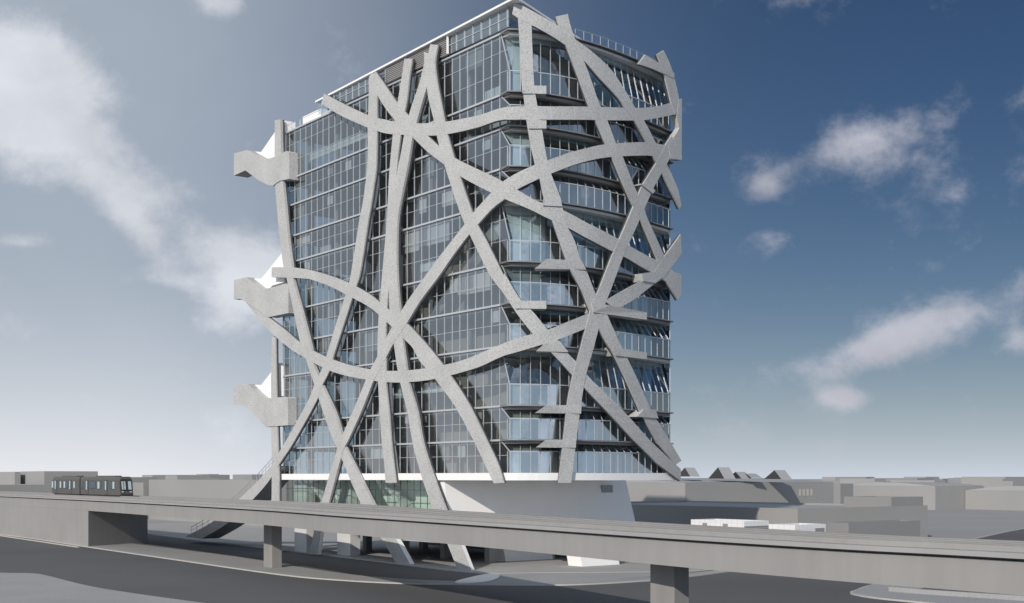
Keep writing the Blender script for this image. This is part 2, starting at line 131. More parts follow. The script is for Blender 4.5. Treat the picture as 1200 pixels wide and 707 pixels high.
def glass(name, tint, refl=.12, rough=.02):
    m = bpy.data.materials.new(name); m.use_nodes = True; nt = m.node_tree; n = nt.nodes; l = nt.links; n.clear()
    o = n.new('ShaderNodeOutputMaterial'); t = n.new('ShaderNodeBsdfTransparent'); t.inputs[0].default_value = (*tint, 1)
    gl = n.new('ShaderNodeBsdfGlossy'); gl.inputs[0].default_value = (.95, .98, 1, 1); gl.inputs['Roughness'].default_value = rough
    # slight pane-to-pane wobble in the reflection
    g = n.new('ShaderNodeNewGeometry'); nz_ = n.new('ShaderNodeTexNoise'); nz_.inputs['Scale'].default_value = .55; l.new(g.outputs['Position'], nz_.inputs['Vector'])
    bu = n.new('ShaderNodeBump'); bu.inputs['Strength'].default_value = .2; bu.inputs['Distance'].default_value = .05; l.new(nz_.outputs[0], bu.inputs['Height']); l.new(bu.outputs[0], gl.inputs['Normal'])
    fr = n.new('ShaderNodeFresnel'); fr.inputs[0].default_value = 1.5
    mr = n.new('ShaderNodeMapRange'); mr.inputs[1].default_value = .04; mr.inputs[2].default_value = 1; mr.inputs[3].default_value = refl; mr.inputs[4].default_value = 1
    l.new(fr.outputs[0], mr.inputs[0])
    mx = n.new('ShaderNodeMixShader'); l.new(mr.outputs[0], mx.inputs[0]); l.new(t.outputs[0], mx.inputs[1]); l.new(gl.outputs[0], mx.inputs[2]); l.new(mx.outputs[0], o.inputs[0])
    return m
M = dict(
    rib = mat('cast_concrete', (.44,.44,.437), .85, .07, .30, speck=(8.5,.36,.44), bump=.4, bscale=9),
    white = mat('white_render', (.86,.85,.84), .6, .02, .3),
    offwhite = mat('off_white_plaster', (.62,.62,.62), .7, .03, .4),
    metal = mat('pale_aluminium', (.52,.53,.55), .45, .03, 1, metal=.25),
    mull = mat('mullion_aluminium', (.50,.53,.56), .4, .03, 1, metal=.3),
    slab = mat('slab_edge_metal', (.30,.30,.31), .42, .12, .5, metal=.5),
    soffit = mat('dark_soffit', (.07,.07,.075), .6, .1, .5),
    floor = mat('interior_slab', (.26,.25,.24), .8, .05),
    core = mat('interior_core', (.30,.26,.225), .8, .10, .3),
    column = mat('interior_column', (.35,.34,.33), .8, .05),
    green = mat('pale_bulkhead', (.55,.60,.57), .6, .05, .5),
    bluep = mat('painted_sky_panel', (.46,.62,.70), .5, .06, .3),  # pale blue stands in for sky showing through the bay glass
    brown = mat('brown_screen', (.42,.36,.30), .7, .05, .4),
    blind_and_reflection = mat('screen_and_reflection', (.74,.68,.63), .7, .04, .4),  # beige for roller blinds, and for the painted sky reflection at the corner
    panel = mat('white_bulkhead', (.80,.84,.80), .5, .02),
    ga = glass('facade_glass', (.68,.75,.79), .27),
    gb = glass('bay_glass', (.74,.90,.97), .36),
    gl = glass('lobby_glass', (.80,.90,.86), .14),
    louv = mat('louvre_metal', (.30,.29,.29), .5, .05, 1, metal=.2),
    conc = mat('viaduct_concrete', (.297,.288,.281), .8, .05, .15, streak=.06),
    pier = mat('pier_concrete', (.27,.262,.255), .85, .05, .4, streak=.1),
    deck = mat('deck_concrete', (.33,.325,.32), .8, .05, .3),
    asph = mat('asphalt', (.098,.099,.104), .9, .10, .05, speck=(14,.10,.5)),
    pave = mat('pavement_concrete', (.33,.33,.335), .85, .07, .12, speck=(5,.07,.48)),
    plaza = mat('plaza_paving', (.35,.345,.34), .85, .06, .2),
    ground = mat('ground_concrete', (.30,.30,.305), .9, .06, .02),
    kerb = mat('kerb_stone', (.46,.44,.41), .8, .06, 1.5),
    bld = mat('model_grey_wall', (.30,.295,.29), .85, .05, .05, streak=.0),
    bld2 = mat('mid_grey_wall', (.25,.25,.25), .85, .05, .05),
    roof = mat('membrane_roof', (.34,.345,.36), .9, .05, .05),
    steel = mat('railing_steel', (.50,.52,.55), .35, .03, 1, metal=.5),
    tram = mat('tram_paint', (.09,.085,.078), .45, .04, .6),
    tramd = mat('tram_dark', (.035,.033,.032), .5, .05),
    tglass = mat('tram_window', (.05,.08,.11), .12, .05),
    tpale = mat('tram_window_blind', (.40,.50,.52), .3, .05),
    whb = mat('white_metal_cladding', (.74,.74,.75), .5, .03, .5),
)
def brickify(m, sx, sz, dark):
    nt = m.node_tree; n = nt.nodes; l = nt.links; p = n['Principled BSDF']
    g = n.new('ShaderNodeNewGeometry'); sp = n.new('ShaderNodeSeparateXYZ'); l.new(g.outputs['Position'], sp.inputs[0])
    def ln(v, per):
        d = n.new('ShaderNodeMath'); d.operation = 'DIVIDE'; l.new(v, d.inputs[0]); d.inputs[1].default_value = per
        f = n.new('ShaderNodeMath'); f.operation = 'FRACT'; l.new(d.outputs[0], f.inputs[0])
        c = n.new('ShaderNodeMath'); c.operation = 'LESS_THAN'; l.new(f.outputs[0], c.inputs[0]); c.inputs[1].default_value = .1; return c.outputs[0]
    mxx = n.new('ShaderNodeMath'); mxx.operation = 'MAXIMUM'; l.new(ln(sp.outputs[0], sx), mxx.inputs[0]); l.new(ln(sp.outputs[2], sz), mxx.inputs[1])
    q = n.new('ShaderNodeMix'); q.data_type = 'RGBA'; old = p.inputs['Base Color'].links[0].from_socket
    l.new(mxx.outputs[0], q.inputs[0]); l.new(old, q.inputs[6]); q.inputs[7].default_value = (*dark, 1); l.new(q.outputs[2], p.inputs['Base Color'])
brickify(M['whb'], .55, .6, (.60,.60,.62))

# ------------------------------------------------------------------ helpers
class MB:
    def __init__(s): s.v = []; s.f = []; s.mi = []
    def face(s, pts, mi=0):
        b0 = len(s.v); s.v += [tuple(p) for p in pts]; s.f.append(tuple(range(b0, b0+len(pts)))); s.mi.append(mi)
    def box(s, c, ex, ey, ez, mi=0):
        """box from corner c with edge vectors"""
        c = Vector(c); ex = Vector(ex); ey = Vector(ey); ez = Vector(ez)
        p = [c, c+ex, c+ex+ey, c+ey, c+ez, c+ex+ez, c+ex+ey+ez, c+ey+ez]; b0 = len(s.v); s.v += [tuple(q) for q in p]
        for f in ((0,3,2,1),(4,5,6,7),(0,1,5,4),(1,2,6,5),(2,3,7,6),(3,0,4,7)): s.f.append(tuple(b0+i for i in f)); s.mi.append(mi)
    def bar(s, p, q, w, d, up=(0,0,1), mi=0):
        p = Vector(p); q = Vector(q); t = (q-p); x = t.cross(Vector(up)); x = x.normalized() if x.length > 1e-6 else Vector((1,0,0))
        y = t.normalized().cross(x); s.box(p-x*w/2-y*d/2, t, x*w, y*d, mi)
    def tube(s, p, q, r, n=6, mi=0):
        p = Vector(p); q = Vector(q); t = (q-p).normalized(); x = t.cross(Vector((0,0,1))); x = x.normalized() if x.length > 1e-5 else Vector((1,0,0)); y = t.cross(x)
        b0 = len(s.v)
        for e in (p, q):
            for i in range(n): an = 2*math.pi*i/n; s.v.append(tuple(e+(x*math.cos(an)+y*math.sin(an))*r))
        for i in range(n): s.f.append((b0+i, b0+(i+1)%n, b0+n+(i+1)%n, b0+n+i)); s.mi.append(mi)
        s.f.append(tuple(b0+i for i in range(n))[::-1]); s.mi.append(mi); s.f.append(tuple(b0+n+i for i in range(n))); s.mi.append(mi)
    def prism(s, poly, z0, z1, mi=0, mtop=None):
        ar = sum(poly[i][0]*poly[(i+1)%len(poly)][1]-poly[(i+1)%len(poly)][0]*poly[i][1] for i in range(len(poly)))
        if ar < 0: poly = poly[::-1]
        n = len(poly); b0 = len(s.v)
        s.v += [(p[0], p[1], z0) for p in poly] + [(p[0], p[1], z1) for p in poly]
        s.f.append(tuple(b0+i for i in range(n))[::-1]); s.mi.append(mi)
        s.f.append(tuple(b0+n+i for i in range(n))); s.mi.append(mi if mtop is None else mtop)
        for i in range(n): s.f.append((b0+i, b0+(i+1)%n, b0+n+(i+1)%n, b0+n+i)); s.mi.append(mi)
    def build(s, name, mats, parent=None, bevel=0, weld=False):
        me = bpy.data.meshes.new(name); me.from_pydata(s.v, [], s.f)
        if not isinstance(mats, (list, tuple)): mats = [mats]
        for m in mats: me.materials.append(m)
        for p, i in zip(me.polygons, s.mi): p.material_index = i
        if weld:
            bm = bmesh.new(); bm.from_mesh(me); bmesh.ops.remove_doubles(bm, verts=bm.verts, dist=1e-4)
            bmesh.ops.recalc_face_normals(bm, faces=bm.faces); bm.to_mesh(me); bm.free()
        me.update()
        o = bpy.data.objects.new(name, me); COL.objects.link(o)
        if parent: o.parent = parent; o.matrix_parent_inverse = Matrix.Translation(-Vector(parent.location))
        if bevel:
            b_ = o.modifiers.new('bevel', 'BEVEL'); b_.width = bevel; b_.segments = 1; b_.limit_method = 'ANGLE'
        return o
def tag(o, label=None, cat=None, group=None, kind=None):
    if label: o['label'] = label
    if cat: o['category'] = cat
    if group: o['group'] = group
    if kind: o['kind'] = kind
    return o
def empty(name, loc, label, cat, group=None):
    o = bpy.data.objects.new(name, None); COL.objects.link(o); o.location = loc; o.empty_display_size = .5
    return tag(o, label, cat, group)
def struct(name, mb, m): return tag(mb.build(name, m), kind='structure')
def V2(p, z=0): return Vector((p[0], p[1], z))

# ------------------------------------------------------------------ ground, roads
g = MB(); g.face([(-6000,-300,0),(6000,-300,0),(6000,9000,0),(-6000,9000,0)]); struct('ground', g, M['ground'])
kerb = [(-250,440),(-122.0,267.3),(-98.5,237.4),(-85.6,220.9),(-66.5,194.0),(-45.8,165.7),(-26.5,139.5),(-18.2,131.5),(-11.0,127.4),(-4.8,126.2),(1.7,125.7),(7.0,126.2),(14.5,131.0),(19.3,135.9),(28.8,148.7)]
def smooth(pts, n=4, closed=False):
    out = []; L = len(pts)
    for i in range(L-1 if not closed else L):
        g_ = lambda k: Vector(pts[k % L]) if closed else Vector(pts[min(max(k,0),L-1)])
        p0, p1, p2, p3 = g_(i-1), g_(i), g_(i+1), g_(i+2)
        for j in range(n):
            t = j/n; out.append(tuple(.5*((2*p1)+(p2-p0)*t+(2*p0-5*p1+4*p2-p3)*t*t+(3*p1-p0-3*p2+p3)*t**3)))
    if not closed: out.append(tuple(pts[-1]))
    return out
kerb_s = smooth(kerb, 4)
cross_l = [(28.8,148.7),(83.1,220.9),(102.1,252.5),(145.2,318.1),(260,500)]
road = MB(); poly = kerb_s + cross_l[1:] + [(290,480),(160,285),(85.6,176.7),(70,60),(70,-60),(-300,-60),(-420,300)]
road.face([(x,y,.004) for x, y in poly]); struct('road', road, M['asph'])
def offset(path, d):
    out = []
    for i, p in enumerate(path):
        q0 = Vector(path[max(i-1,0)]); q1 = Vector(path[min(i+1,len(path)-1)]); t = (q1-q0).normalized(); n = Vector((-t.y, t.x)); out.append((p[0]+n.x*d, p[1]+n.y*d))
    return out
def kerbline(path, name='kerb', w=.35, h=.13):
    m = MB(); o = offset(path, w)
    for i in range(len(path)-1):
        m.prism([path[i], path[i+1], o[i+1], o[i]], 0, h)
    return struct(name, m, M['kerb'])
# median strip under the viaduct, then the back road, then the plaza
plaza_e = [(-74,245),(-58.8,220.9),(-42,197),(-28.1,176.7),(-15.2,157.5),(-8.0,146.5),(-2.4,140.5),(3,141.2),(8.0,141.6),(15.6,142.4),(22,144.5),(28.2,150)]
plaza_s = smooth(plaza_e, 4)
med = MB(); mi_ = offset(kerb_s, .35)
med.face([(x,y,.12) for x, y in mi_] + [(x,y,.12) for x, y in offset(kerb_s, 6.5)[::-1] if not (x > -8)] ) if False else None
mid = [k for k in kerb_s]
_o = offset(mid, 1.0)
inner = [(m_[0]+(o_[0]-m_[0])*d_, m_[1]+(o_[1]-m_[1])*d_) for m_, o_ in zip(mid, _o) for d_ in [max(3.5, min(9.0, 9-(m_[0]+45)*.137))]]
for i in range(len(mid)-1):
    if mid[i][0] < -5.5:
        med.prism([mi_[i], mi_[i+1], inner[i+1], inner[i]], 0, .12)
struct('median_pavement', med, M['pave'])
kerbline(kerb_s)
apron = MB()
ap = [p for p in mi_ if p[0] > -4.8]
apron.prism(ap + [(28,150.5)] + [p for p in offset(plaza_s, -.02)[::-1] if p[0] > -2.6], 0, .118); struct('pavement', apron, M['pave'])
back = MB()
bk = [p for p in inner if p[0] < -4]; pe = [p for p in offset(plaza_s, -.1) if p[0] < -2.4]
back.face([(x,y,.006) for x, y in bk] + [(x,y,.006) for x, y in pe[::-1]]); struct('back_road', back, M['asph'])
kerbline(plaza_s, 'plaza_kerb', .3, .15)
pz = MB(); pz.prism(offset(plaza_s, .3)+[(40,168),(70,210),(40,240),(-60,300),(-110,290)], 0, .14); struct('plaza', pz, M['plaza'])
# island and parking on the right, pavement lower left
isl = smooth([(85.6,176.7),(60,151),(42.0,132.0),(36.1,124.3),(33.6,119.6),(32.5,117.6),(32.2,115.5),(33.4,111.7),(37.5,106),(45.3,93.6),(60,74)], 4)
im = MB(); im.prism([(x,y) for x, y in isl]+[(110,90),(120,150)], 0, .13); struct('corner_pavement', im, M['pave'])
kerbline(offset(isl, -.25), 'corner_kerb', .25, .15)
pk = MB(); pk.face([(x,y,.136) for x, y in [(37.2,117.6),(44.9,126.7),(77,159.1),(100,120),(60,92),(46.5,107.9)]]); struct('parking_asphalt', pk, M['asph'])
kw = MB(); wp = smooth([(36.1,118.3),(38.5,115.2),(45.2,108.9),(50.0,103.3),(58,93)], 4); wo = offset(wp, .45)
for i in range(len(wp)-1): kw.prism([wp[i], wp[i+1], wo[i+1], wo[i]], .13, .55)
tag(kw.build('parapet_wall', M['pave'], weld=True), 'low pale kerb wall curving along the corner parking area at the bottom right', 'wall')
ll = smooth([(-120,160),(-71.3,147.3),(-58.7,141.4),(-55.0,140.6),(-52.0,137.6),(-43.1,124.8),(-36.4,117.0),(-28.5,108.9),(-12.9,93.6),(0,80)], 4)
lm = MB(); lm.prism(ll+[(-10,40),(-140,40)], 0, .13); struct('near_pavement', lm, M['pave'])
tp = MB(); pts = smooth([(-5.9,127.4),(-4.4,133.5),(-2.9,137.5),(-1.9,138.2),(-1.3,136.4),(-1.7,131.5),(-3.2,127.6)], 4, True)
tp.prism(pts, .118, .30); tag(tp.build('traffic_island', M['white'], bevel=.08), 'small white leaf-shaped kerb island at the road junction below the tower legs', 'traffic island')
# side kerb of the cross street
kerbline([(29.3,149.6)]+cross_l[1:], 'street_kerb', .5, .13)

# ------------------------------------------------------------------ tower geometry: two faces meeting at a corner
D = 139.5
CN = Vector((-9/F*D, D)); AV = Vector((-.6188, .7856)); BV = Vector((.7856, .6188)); NA = Vector((-.7856, -.6188))
KB = 5.53e-6
_tab = []
_s = 0.; _prev = None
u_ = 591.
while u_ <= 830:                       # the street face bows: its plan is a gentle curve
    d_ = D*math.exp(.5*KB*(u_-591)**2); p_ = Vector(((u_-600)/F*d_, d_))
    if _prev is not None: _s += (p_-_prev).length
    _tab.append((_s, p_)); _prev = p_; u_ += 1
def curveB(s):
    if s <= 0: return _tab[0][1], Vector((0,-1)), Vector((1,0))
    for i in range(len(_tab)-1):
        if _tab[i+1][0] >= s: break
    s0, p0 = _tab[i]; s1, p1 = _tab[i+1]; t = (p1-p0).normalized()
    return p0+(p1-p0)*((s-s0)/(s1-s0)), Vector((t.y, -t.x)), t
HALF = math.tan(.5*math.acos(NA.dot(Vector((0,-1)))))
def P(s, z, out=0.):
    """point of the tower skin; s<0 runs along the long face, s>0 along the bowed face"""
    if s < 0 or (s == 0):
        t = -s; t = t - out*HALF*max(0, 1-t/12); q = CN + AV*t + NA*out
    else:
        q0, n, t = curveB(s); q = q0 + n*out - t*out*HALF*max(0, 1-s/12)
    return Vector((q.x, q.y, z))
tower = empty('office_tower', (CN.x, CN.y, 0), 'glass office tower wrapped in criss-crossing curved concrete ribbons', 'office building')
LB = 28.9; LA = -55.4

# ribbons ----------------------------------------------------
def cr(p0,p1,p2,p3,t): return tuple(.5*((2*b_)+(c_-a_)*t+(2*a_-5*b_+4*c_-d_)*t*t+(3*b_-a_-3*c_+d_)*t**3) for a_,b_,c_,d_ in zip(p0,p1,p2,p3))
def ribbon(sec, lift, thick, parent, name='ribbon', sidemat=True, back=.26):
    groups = []; cur = [sec[0]]
    for q in sec[1:]:
        cur.append(q)
        if abs(q[0][0]) < .02 and abs(q[1][0]) < .02: groups.append(cur); cur = [q]
    if len(cur) > 1: groups.append(cur)
    fine = []
    for gi, gr in enumerate(groups):
        fl = [(a_[0],a_[1],b_[0],b_[1]) for a_, b_ in gr]
        # one sign per group so the corner section belongs to the right face
        for i in range(len(fl)-1):
            p0 = fl[max(i-1,0)]; p1 = fl[i]; p2 = fl[i+1]; p3 = fl[min(i+2,len(fl)-1)]
            for j in range(4):
                fine.append(tuple(a_+(b_-a_)*j/4 for a_, b_ in zip(p1, p2)) if max(p1[0], p1[2], p2[0], p2[2]) > 25.5 else cr(p0,p1,p2,p3,j/4))
        if gi == len(groups)-1: fine.append(fl[-1])
    m = MB(); n = len(fine)
    for k, (s0,z0,s1,z1) in enumerate(fine):
        for (s_, z_, o_) in ((s0,z0,lift),(s1,z1,lift),(s1,z1,lift-thick),(s0,z0,lift-thick),(s0,z0,lift-thick-back),(s1,z1,lift-thick-back)): m.v.append(tuple(P(s_, z_, o_)))
    def q(a_, b_, c_, d_, mi): m.f.append((a_,b_,c_,d_)); m.mi.append(mi)
    for k in range(n-1):
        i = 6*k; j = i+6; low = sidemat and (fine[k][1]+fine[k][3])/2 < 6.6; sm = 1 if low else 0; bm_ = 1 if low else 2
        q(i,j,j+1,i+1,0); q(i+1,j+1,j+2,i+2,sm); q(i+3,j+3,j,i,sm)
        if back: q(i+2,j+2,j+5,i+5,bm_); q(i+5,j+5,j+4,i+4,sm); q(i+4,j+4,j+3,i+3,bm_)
        else: q(i+2,j+2,j+3,i+3,0)
    e = 6*(n-1); q(0,1,2,3,0); q(e+3,e+2,e+1,e,0)
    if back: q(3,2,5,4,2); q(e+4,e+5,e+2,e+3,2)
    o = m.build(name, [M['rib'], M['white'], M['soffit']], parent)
    return o
TH = dict(r1=.4, r7=.3, r11a=.3)
for i, (k, sec) in enumerate(RIB.items()):
    if k == 'st': continue
    ribbon(sec, .006*i + (.04 if k == 'r19' else 0), TH.get(k, .20), tower)

# bracket stubs on the bowed face, and the three stepped balconies at the far end
def plate(pts, lift, thick, name, mats, sub=0):
    m = MB(); n = len(pts)
    fr = [P(s_, z_, lift) for s_, z_ in pts]; bk_ = [P(s_, z_, lift-thick) for s_, z_ in pts]
    m.face(fr, 0); m.face(bk_[::-1], 0)
    for i in range(n): j = (i+1) % n; m.face([fr[j], fr[i], bk_[i], bk_[j]], 0)
    return m.build(name, mats, tower, weld=True)
plate(QUAD['p18'], .13, .85, 'ribbon', [M['rib']])
for k in [k for k in QUAD if k[0] == 'b']:
    plate(QUAD[k], .27, 1.6, 'bracket', [M['rib']])
for k in ('k1','k2','k3'):
    plate(QUAD[k], .14, 1.6 if k != 'k1' else 2.4, 'balcony_beam', [M['rib']])
for k in ('w1','w2','w3'):
    plate(QUAD[k], -1.0, 1.6, 'balcony_screen', [M['white']])

# storeys ----------------------------------------------------
SL = [11.58, 15.34, 19.25, 26.1, 30.9, 35.65, 42.7, 46.5, 51.1, 55.0, 62.05]
DBL = {2, 5, 9}
GO = -1.25                                   # glass line behind the ribbon face
NBs = 22
Bs = [LB*i/NBs for i in range(NBs+1)]
E0 = curveB(LB)[0]
def footprint(out, e=0.):
    pts = [P(LA+e, 0, out)] + [P(-t, 0, out) for t in (40, 25, 12, 6, 3, 0)] + [P(s_, 0, out) for s_ in Bs[1:]]
    back = Vector((E0.x, E0.y, 0)) + Vector((AV.x, AV.y, 0))*(55.4-e)
    return [(p.x, p.y) for p in pts] + [(back.x, back.y)]
for i, z in enumerate(SL):
    m = MB()
    if i == 0: continue
    m.prism(footprint(GO-.12, 0), z-.42, z-.02, 1, 0)
    m.build('floor_plate', [M['floor'], M['offwhite'] if i in (3, 6, 10) else M['floor']], tower)
    # slab edge: thin bright line on the long face, deeper dark lipped edge on the bowed face
    m = MB()
    for s0, s1 in ((LA, -40), (-40, -25), (-25, -12), (-12, -6), (-6, -3), (-3, 0)):
        a0, a1 = P(s0, z-.14, GO+.22), P(s1, z-.14, GO+.22); b0_, b1_ = P(s0, z-.14, GO-.1), P(s1, z-.14, GO-.1); h = Vector((0,0,.22))
        m.face([a0, a1, a1+h, a0+h]); m.face([a0, b0_, b1_, a1]); m.face([a0+h, a1+h, b1_+h, b0_+h])
    if i == 1 or True:
        m.build('slab_edge', M['metal'], tower)
    m = MB(); H0, H1 = -.18, .07; OB = -.78
    for j in range(NBs):
        s0, s1 = Bs[j], Bs[j+1]
        a0, a1 = P(s0, z+H0+.10, OB), P(s1, z+H0+.10, OB); c0, c1 = P(s0, z+H1, OB-.04), P(s1, z+H1, OB-.04)
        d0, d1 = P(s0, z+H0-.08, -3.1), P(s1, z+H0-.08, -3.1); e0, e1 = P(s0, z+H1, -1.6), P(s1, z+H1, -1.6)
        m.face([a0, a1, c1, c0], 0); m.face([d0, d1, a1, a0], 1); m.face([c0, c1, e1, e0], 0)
    # wedge of soffit that folds round the corner onto the long face
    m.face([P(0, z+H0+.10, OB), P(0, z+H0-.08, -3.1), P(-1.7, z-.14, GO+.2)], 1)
    m.face([P(-1.7, z-.14, GO+.22), P(0, z+H0+.10, OB), P(0, z+H1, OB-.04), P(-1.7, z+.12, GO+.22)], 0)
    # end cap
    m.face([P(LB, z+H0+.10, OB), P(LB, z+H0-.08, -3.1), P(LB, z+H1, -1.6), P(LB, z+H1, OB-.04)], 0)
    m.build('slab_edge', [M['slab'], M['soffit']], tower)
MS = 1.655
for i in range(len(SL)-1):
    z0, z1 = SL[i]+.1, SL[i+1]-.14
    if i == 0: z0 = SL[0]
    dbl = i in DBL
    zv = SL[i]+2.45
    IN = 1.5 if i < 9 else 1.1
    # long face --------------------------------------------
    m = MB()
    m.face([P(LA, z0, GO), P(-12, z0, GO), P(-12, z1, GO), P(LA, z1, GO)])
    m.face([P(-12, z0, GO), P(0, z0, GO), P(0, zv, GO), P(-1.6, z1, GO), P(-12, z1, GO)])
    cw = m.build('curtain_wall', M['ga'], tower)
    m = MB(); k = 0; av = Vector((AV.x, AV.y, 0)); na = Vector((NA.x, NA.y, 0))
    def fin(m, s_, za, zb, w=.085, d=.10, o=GO):
        p = P(s_, za, o-.04); m.box(p-av*w/2, av*w, na*d, (0,0,zb-za))
    s_ = -1.9
    while s_ > LA:
        fin(m, s_, z0, z1); s_ -= MS
    fin(m, -.35, z0, zv, .07, .12)
    trans = ([SL[i]+(SL[i+1]-SL[i])*.36, SL[i]+(SL[i+1]-SL[i])*.70] if dbl else [SL[i]+(SL[i+1]-SL[i])*.52])
    for zt in trans:
        p = P(LA, zt, GO-.03); L_ = abs(LA) - 1.0; m.box(p, -av*L_, na*.08, (0,0,.06))
    m.bar(P(0, zv, GO+.02), P(-1.6, z1, GO+.02), .10, .10, up=(NA.x, NA.y, 0))
    m.build('mullion_grid', M['mull'], cw)
    def PT(s_, z):
        if s_ < .05: return P(-1.6, z, GO)
        n_ = curveB(s_)[1]; p = P(s_, z, GO); k = min(1, max(0, (s_-8)/14)); q = (Vector((0,-1,0))*(1-k)+Vector((n_.x, n_.y, 0))*k).normalized(); return p - q*IN
    # bowed face: upright lower pane, then the pane leaning in under the slab ------------
    m = MB()
    for j in range(NBs):
        s0, s1 = Bs[j], Bs[j+1]
        m.face([P(s0, z0, GO), P(s1, z0, GO), P(s1, zv, GO), P(s0, zv, GO)])
        m.face([P(s0, zv, GO), P(s1, zv, GO), PT(s1, z1), PT(s0, z1)])
    cw = m.build('curtain_wall', M['gb'], tower)
    m = MB(); s_ = .02
    sp = 1.42
    while s_ < LB:
        q, n_, t_ = curveB(max(s_, .01)); tv = Vector((t_.x, t_.y, 0)); nv_ = Vector((n_.x, n_.y, 0))
        p = P(max(s_, .001), z0, GO-.03); m.box(p-tv*.04, tv*.07, nv_*.08, (0,0,zv-z0))
        m.bar(P(max(s_, .001), zv, GO+.04), PT(s_, z1)+nv_*.04, .05, .06, up=nv_)
        s_ += sp
    for j in range(NBs):
        m.bar(P(Bs[j]+1e-3, zv, GO+.02), P(Bs[j+1], zv, GO+.02), .07, .10)
    m.build('mullion_grid', M['mull'], cw)
    m = MB()          # pale ceiling bulkhead behind the head of the leaning panes
    for j in range(NBs):
        s0, s1 = Bs[j], Bs[j+1]; f = .62 if not dbl else .80; off = Vector((0,.12,0))
        if s0 < .05: s0 = .3
        l0, l1 = P(s0, zv, GO), P(s1, zv, GO); t0, t1 = PT(s0, z1), PT(s1, z1)
        m.face([l0.lerp(t0, f)+off, l1.lerp(t1, f)+off, t1+off, t0+off])
    m.build('ceiling_bulkhead', M['green'], tower)
# rear and end walls of glass
m = MB(); fp = footprint(GO-.1)
r0, r1_, r2 = fp[-2], fp[-1], fp[0]
for i in range(len(SL)-1):
    z0, z1 = SL[i]+.02, SL[i+1]-.44
    m.face([V2(r0, z0), V2(r1_, z0), V2(r1_, z1), V2(r0, z1)]); m.face([V2(r1_, z0), V2(r2, z0), V2(r2, z1), V2(r1_, z1)])
cw = m.build('rear_curtain_wall', M['gb'], tower)
m = MB()
for (p, q) in ((r0, r1_), (r1_, r2)):
    L_ = (Vector(q)-Vector(p)).length; n_ = int(L_/2.2)
    for k in range(n_+1):
        c = Vector(p).lerp(Vector(q), k/n_)
        m.box((c.x-.05, c.y-.05, SL[0]), (.1,0,0), (0,.1,0), (0,0,SL[-1]-SL[0]))
m.build('mullion_grid', M['mull'], cw)
# white base band
m = MB(); seg = [LA, -40, -25, -12, -6, -3, 0]
bz0, bz1 = 10.70, 11.56
def bandface(sa, sb, oa=-.5):
    a0, a1 = P(sa, bz0, oa), P(sb, bz0, oa); h = Vector((0,0,bz1-bz0)); i0, i1 = P(sa, bz1, -3), P(sb, bz1, -3)
    m.face([a0, a1, a1+h, a0+h]); m.face([a0+h, a1+h, i1, i0])
for sa, sb in zip(seg[:-1], seg[1:]): bandface(sa, sb)
bb = [0.001]+Bs[1:]
for sa, sb in zip(bb[:-1], bb[1:]): bandface(sa, sb)
m.build('base_band', M['white'], tower)
m = MB(); m.prism(footprint(-.52), bz0-.0, bz0+.5, 0); m.build('base_soffit', M['white'], tower)
m = MB(); m.prism(footprint(-2.2), bz0+.52, bz1+.0, 0); m.build('floor_plate', M['floor'], tower)
# roof deck and rail
m = MB(); m.prism(footprint(GO-.12), 62.05, 62.25); m.build('roof_deck', M['deck'], tower)
m = MB()
rs = [9.5+1.42*k for k in range(13)]
for k, s_ in enumerate(rs): m.tube(P(s_, 62.1, -1.2), P(s_, 63.25, -1.2), .035)
for s0, s1 in zip(rs[:-1], rs[1:]): m.tube(P(s0, 63.25, -1.2), P(s1, 63.25, -1.2), .04)
m.build('roof_railing', M['steel'], tower)
m = MB(); s0 = LA+.4
while s0 < -44.5:
    m.tube(P(s0, 62.1, -1.5), P(s0, 63.3, -1.5), .03); s0 += 1.5
m.tube(P(LA+.4, 63.3, -1.5), P(-44.5, 63.3, -1.5), .035); m.build('roof_railing', M['steel'], tower)
m = MB(); p = P(-52.8, 62.2, -3.2); m.box(p, -Vector((AV.x,AV.y,0))*5.4, Vector((BV.x,BV.y,0))*5, (0,0,2.3)); m.build('roof_box', M['white'], tower)
# penthouse on the long face
av3 = Vector((AV.x, AV.y, 0)); na3 = Vector((NA.x, NA.y, 0)); bv3 = Vector((BV.x, BV.y, 0))
PC = P(0, 0, 0) + Vector((1.94+.87, -2.4, 0))
PC = Vector((.0,0,0)) + Vector((CN.x - AV.x*1.94*1.0, CN.y - AV.y*1.94, 0)) - na3*.0
ph = MB()
def PA(t, z, o): return Vector((CN.x+AV.x*t+NA.x*o, CN.y+AV.y*t+NA.y*o, z))
tz = lambda t: 64.88 - t*.0115
ph.face([PA(44.1, 62.3, -.9), PA(26.2, 62.3, -.9), PA(26.2, tz(26.2)-.3, -.9), PA(44.1, tz(44.1)-.3, -.9)])
o_pl = ph.build('penthouse_glazing', M['gb'], tower); ph = MB()
ph.face([PA(12.0, 62.3, -.9), PA(.3, 62.3, -.9), PA(.3, tz(0)-.3, -.9), PA(12.0, tz(12)-.3, -.9)])
pe_ = PA(.3, 0, -.9); dd = Vector((3.07, 5.1, 0)).normalized()
ph.face([V2(pe_, 62.3), V2(pe_+dd*16, 62.3), V2(pe_+dd*16, 64.5), V2(pe_, 64.5)])
o_ph = ph.build('penthouse_glazing', M['gb'], tower)
m = MB()
t = .5
while t < 44:
    if t < 12.2: m.box(PA(t, 62.3, -.94), av3*.09, na3*.14, (0,0,tz(t)-.3-62.3))
    t += MS
m.box(PA(.3, 63.3, -.94), av3*11.7, na3*.12, (0,0,.08)); m.build('mullion_grid', M['mull'], o_ph)
m = MB(); t = 26.3
while t < 44: m.box(PA(t, 62.3, -.94), av3*.09, na3*.14, (0,0,tz(t)-.3-62.3)); t += MS
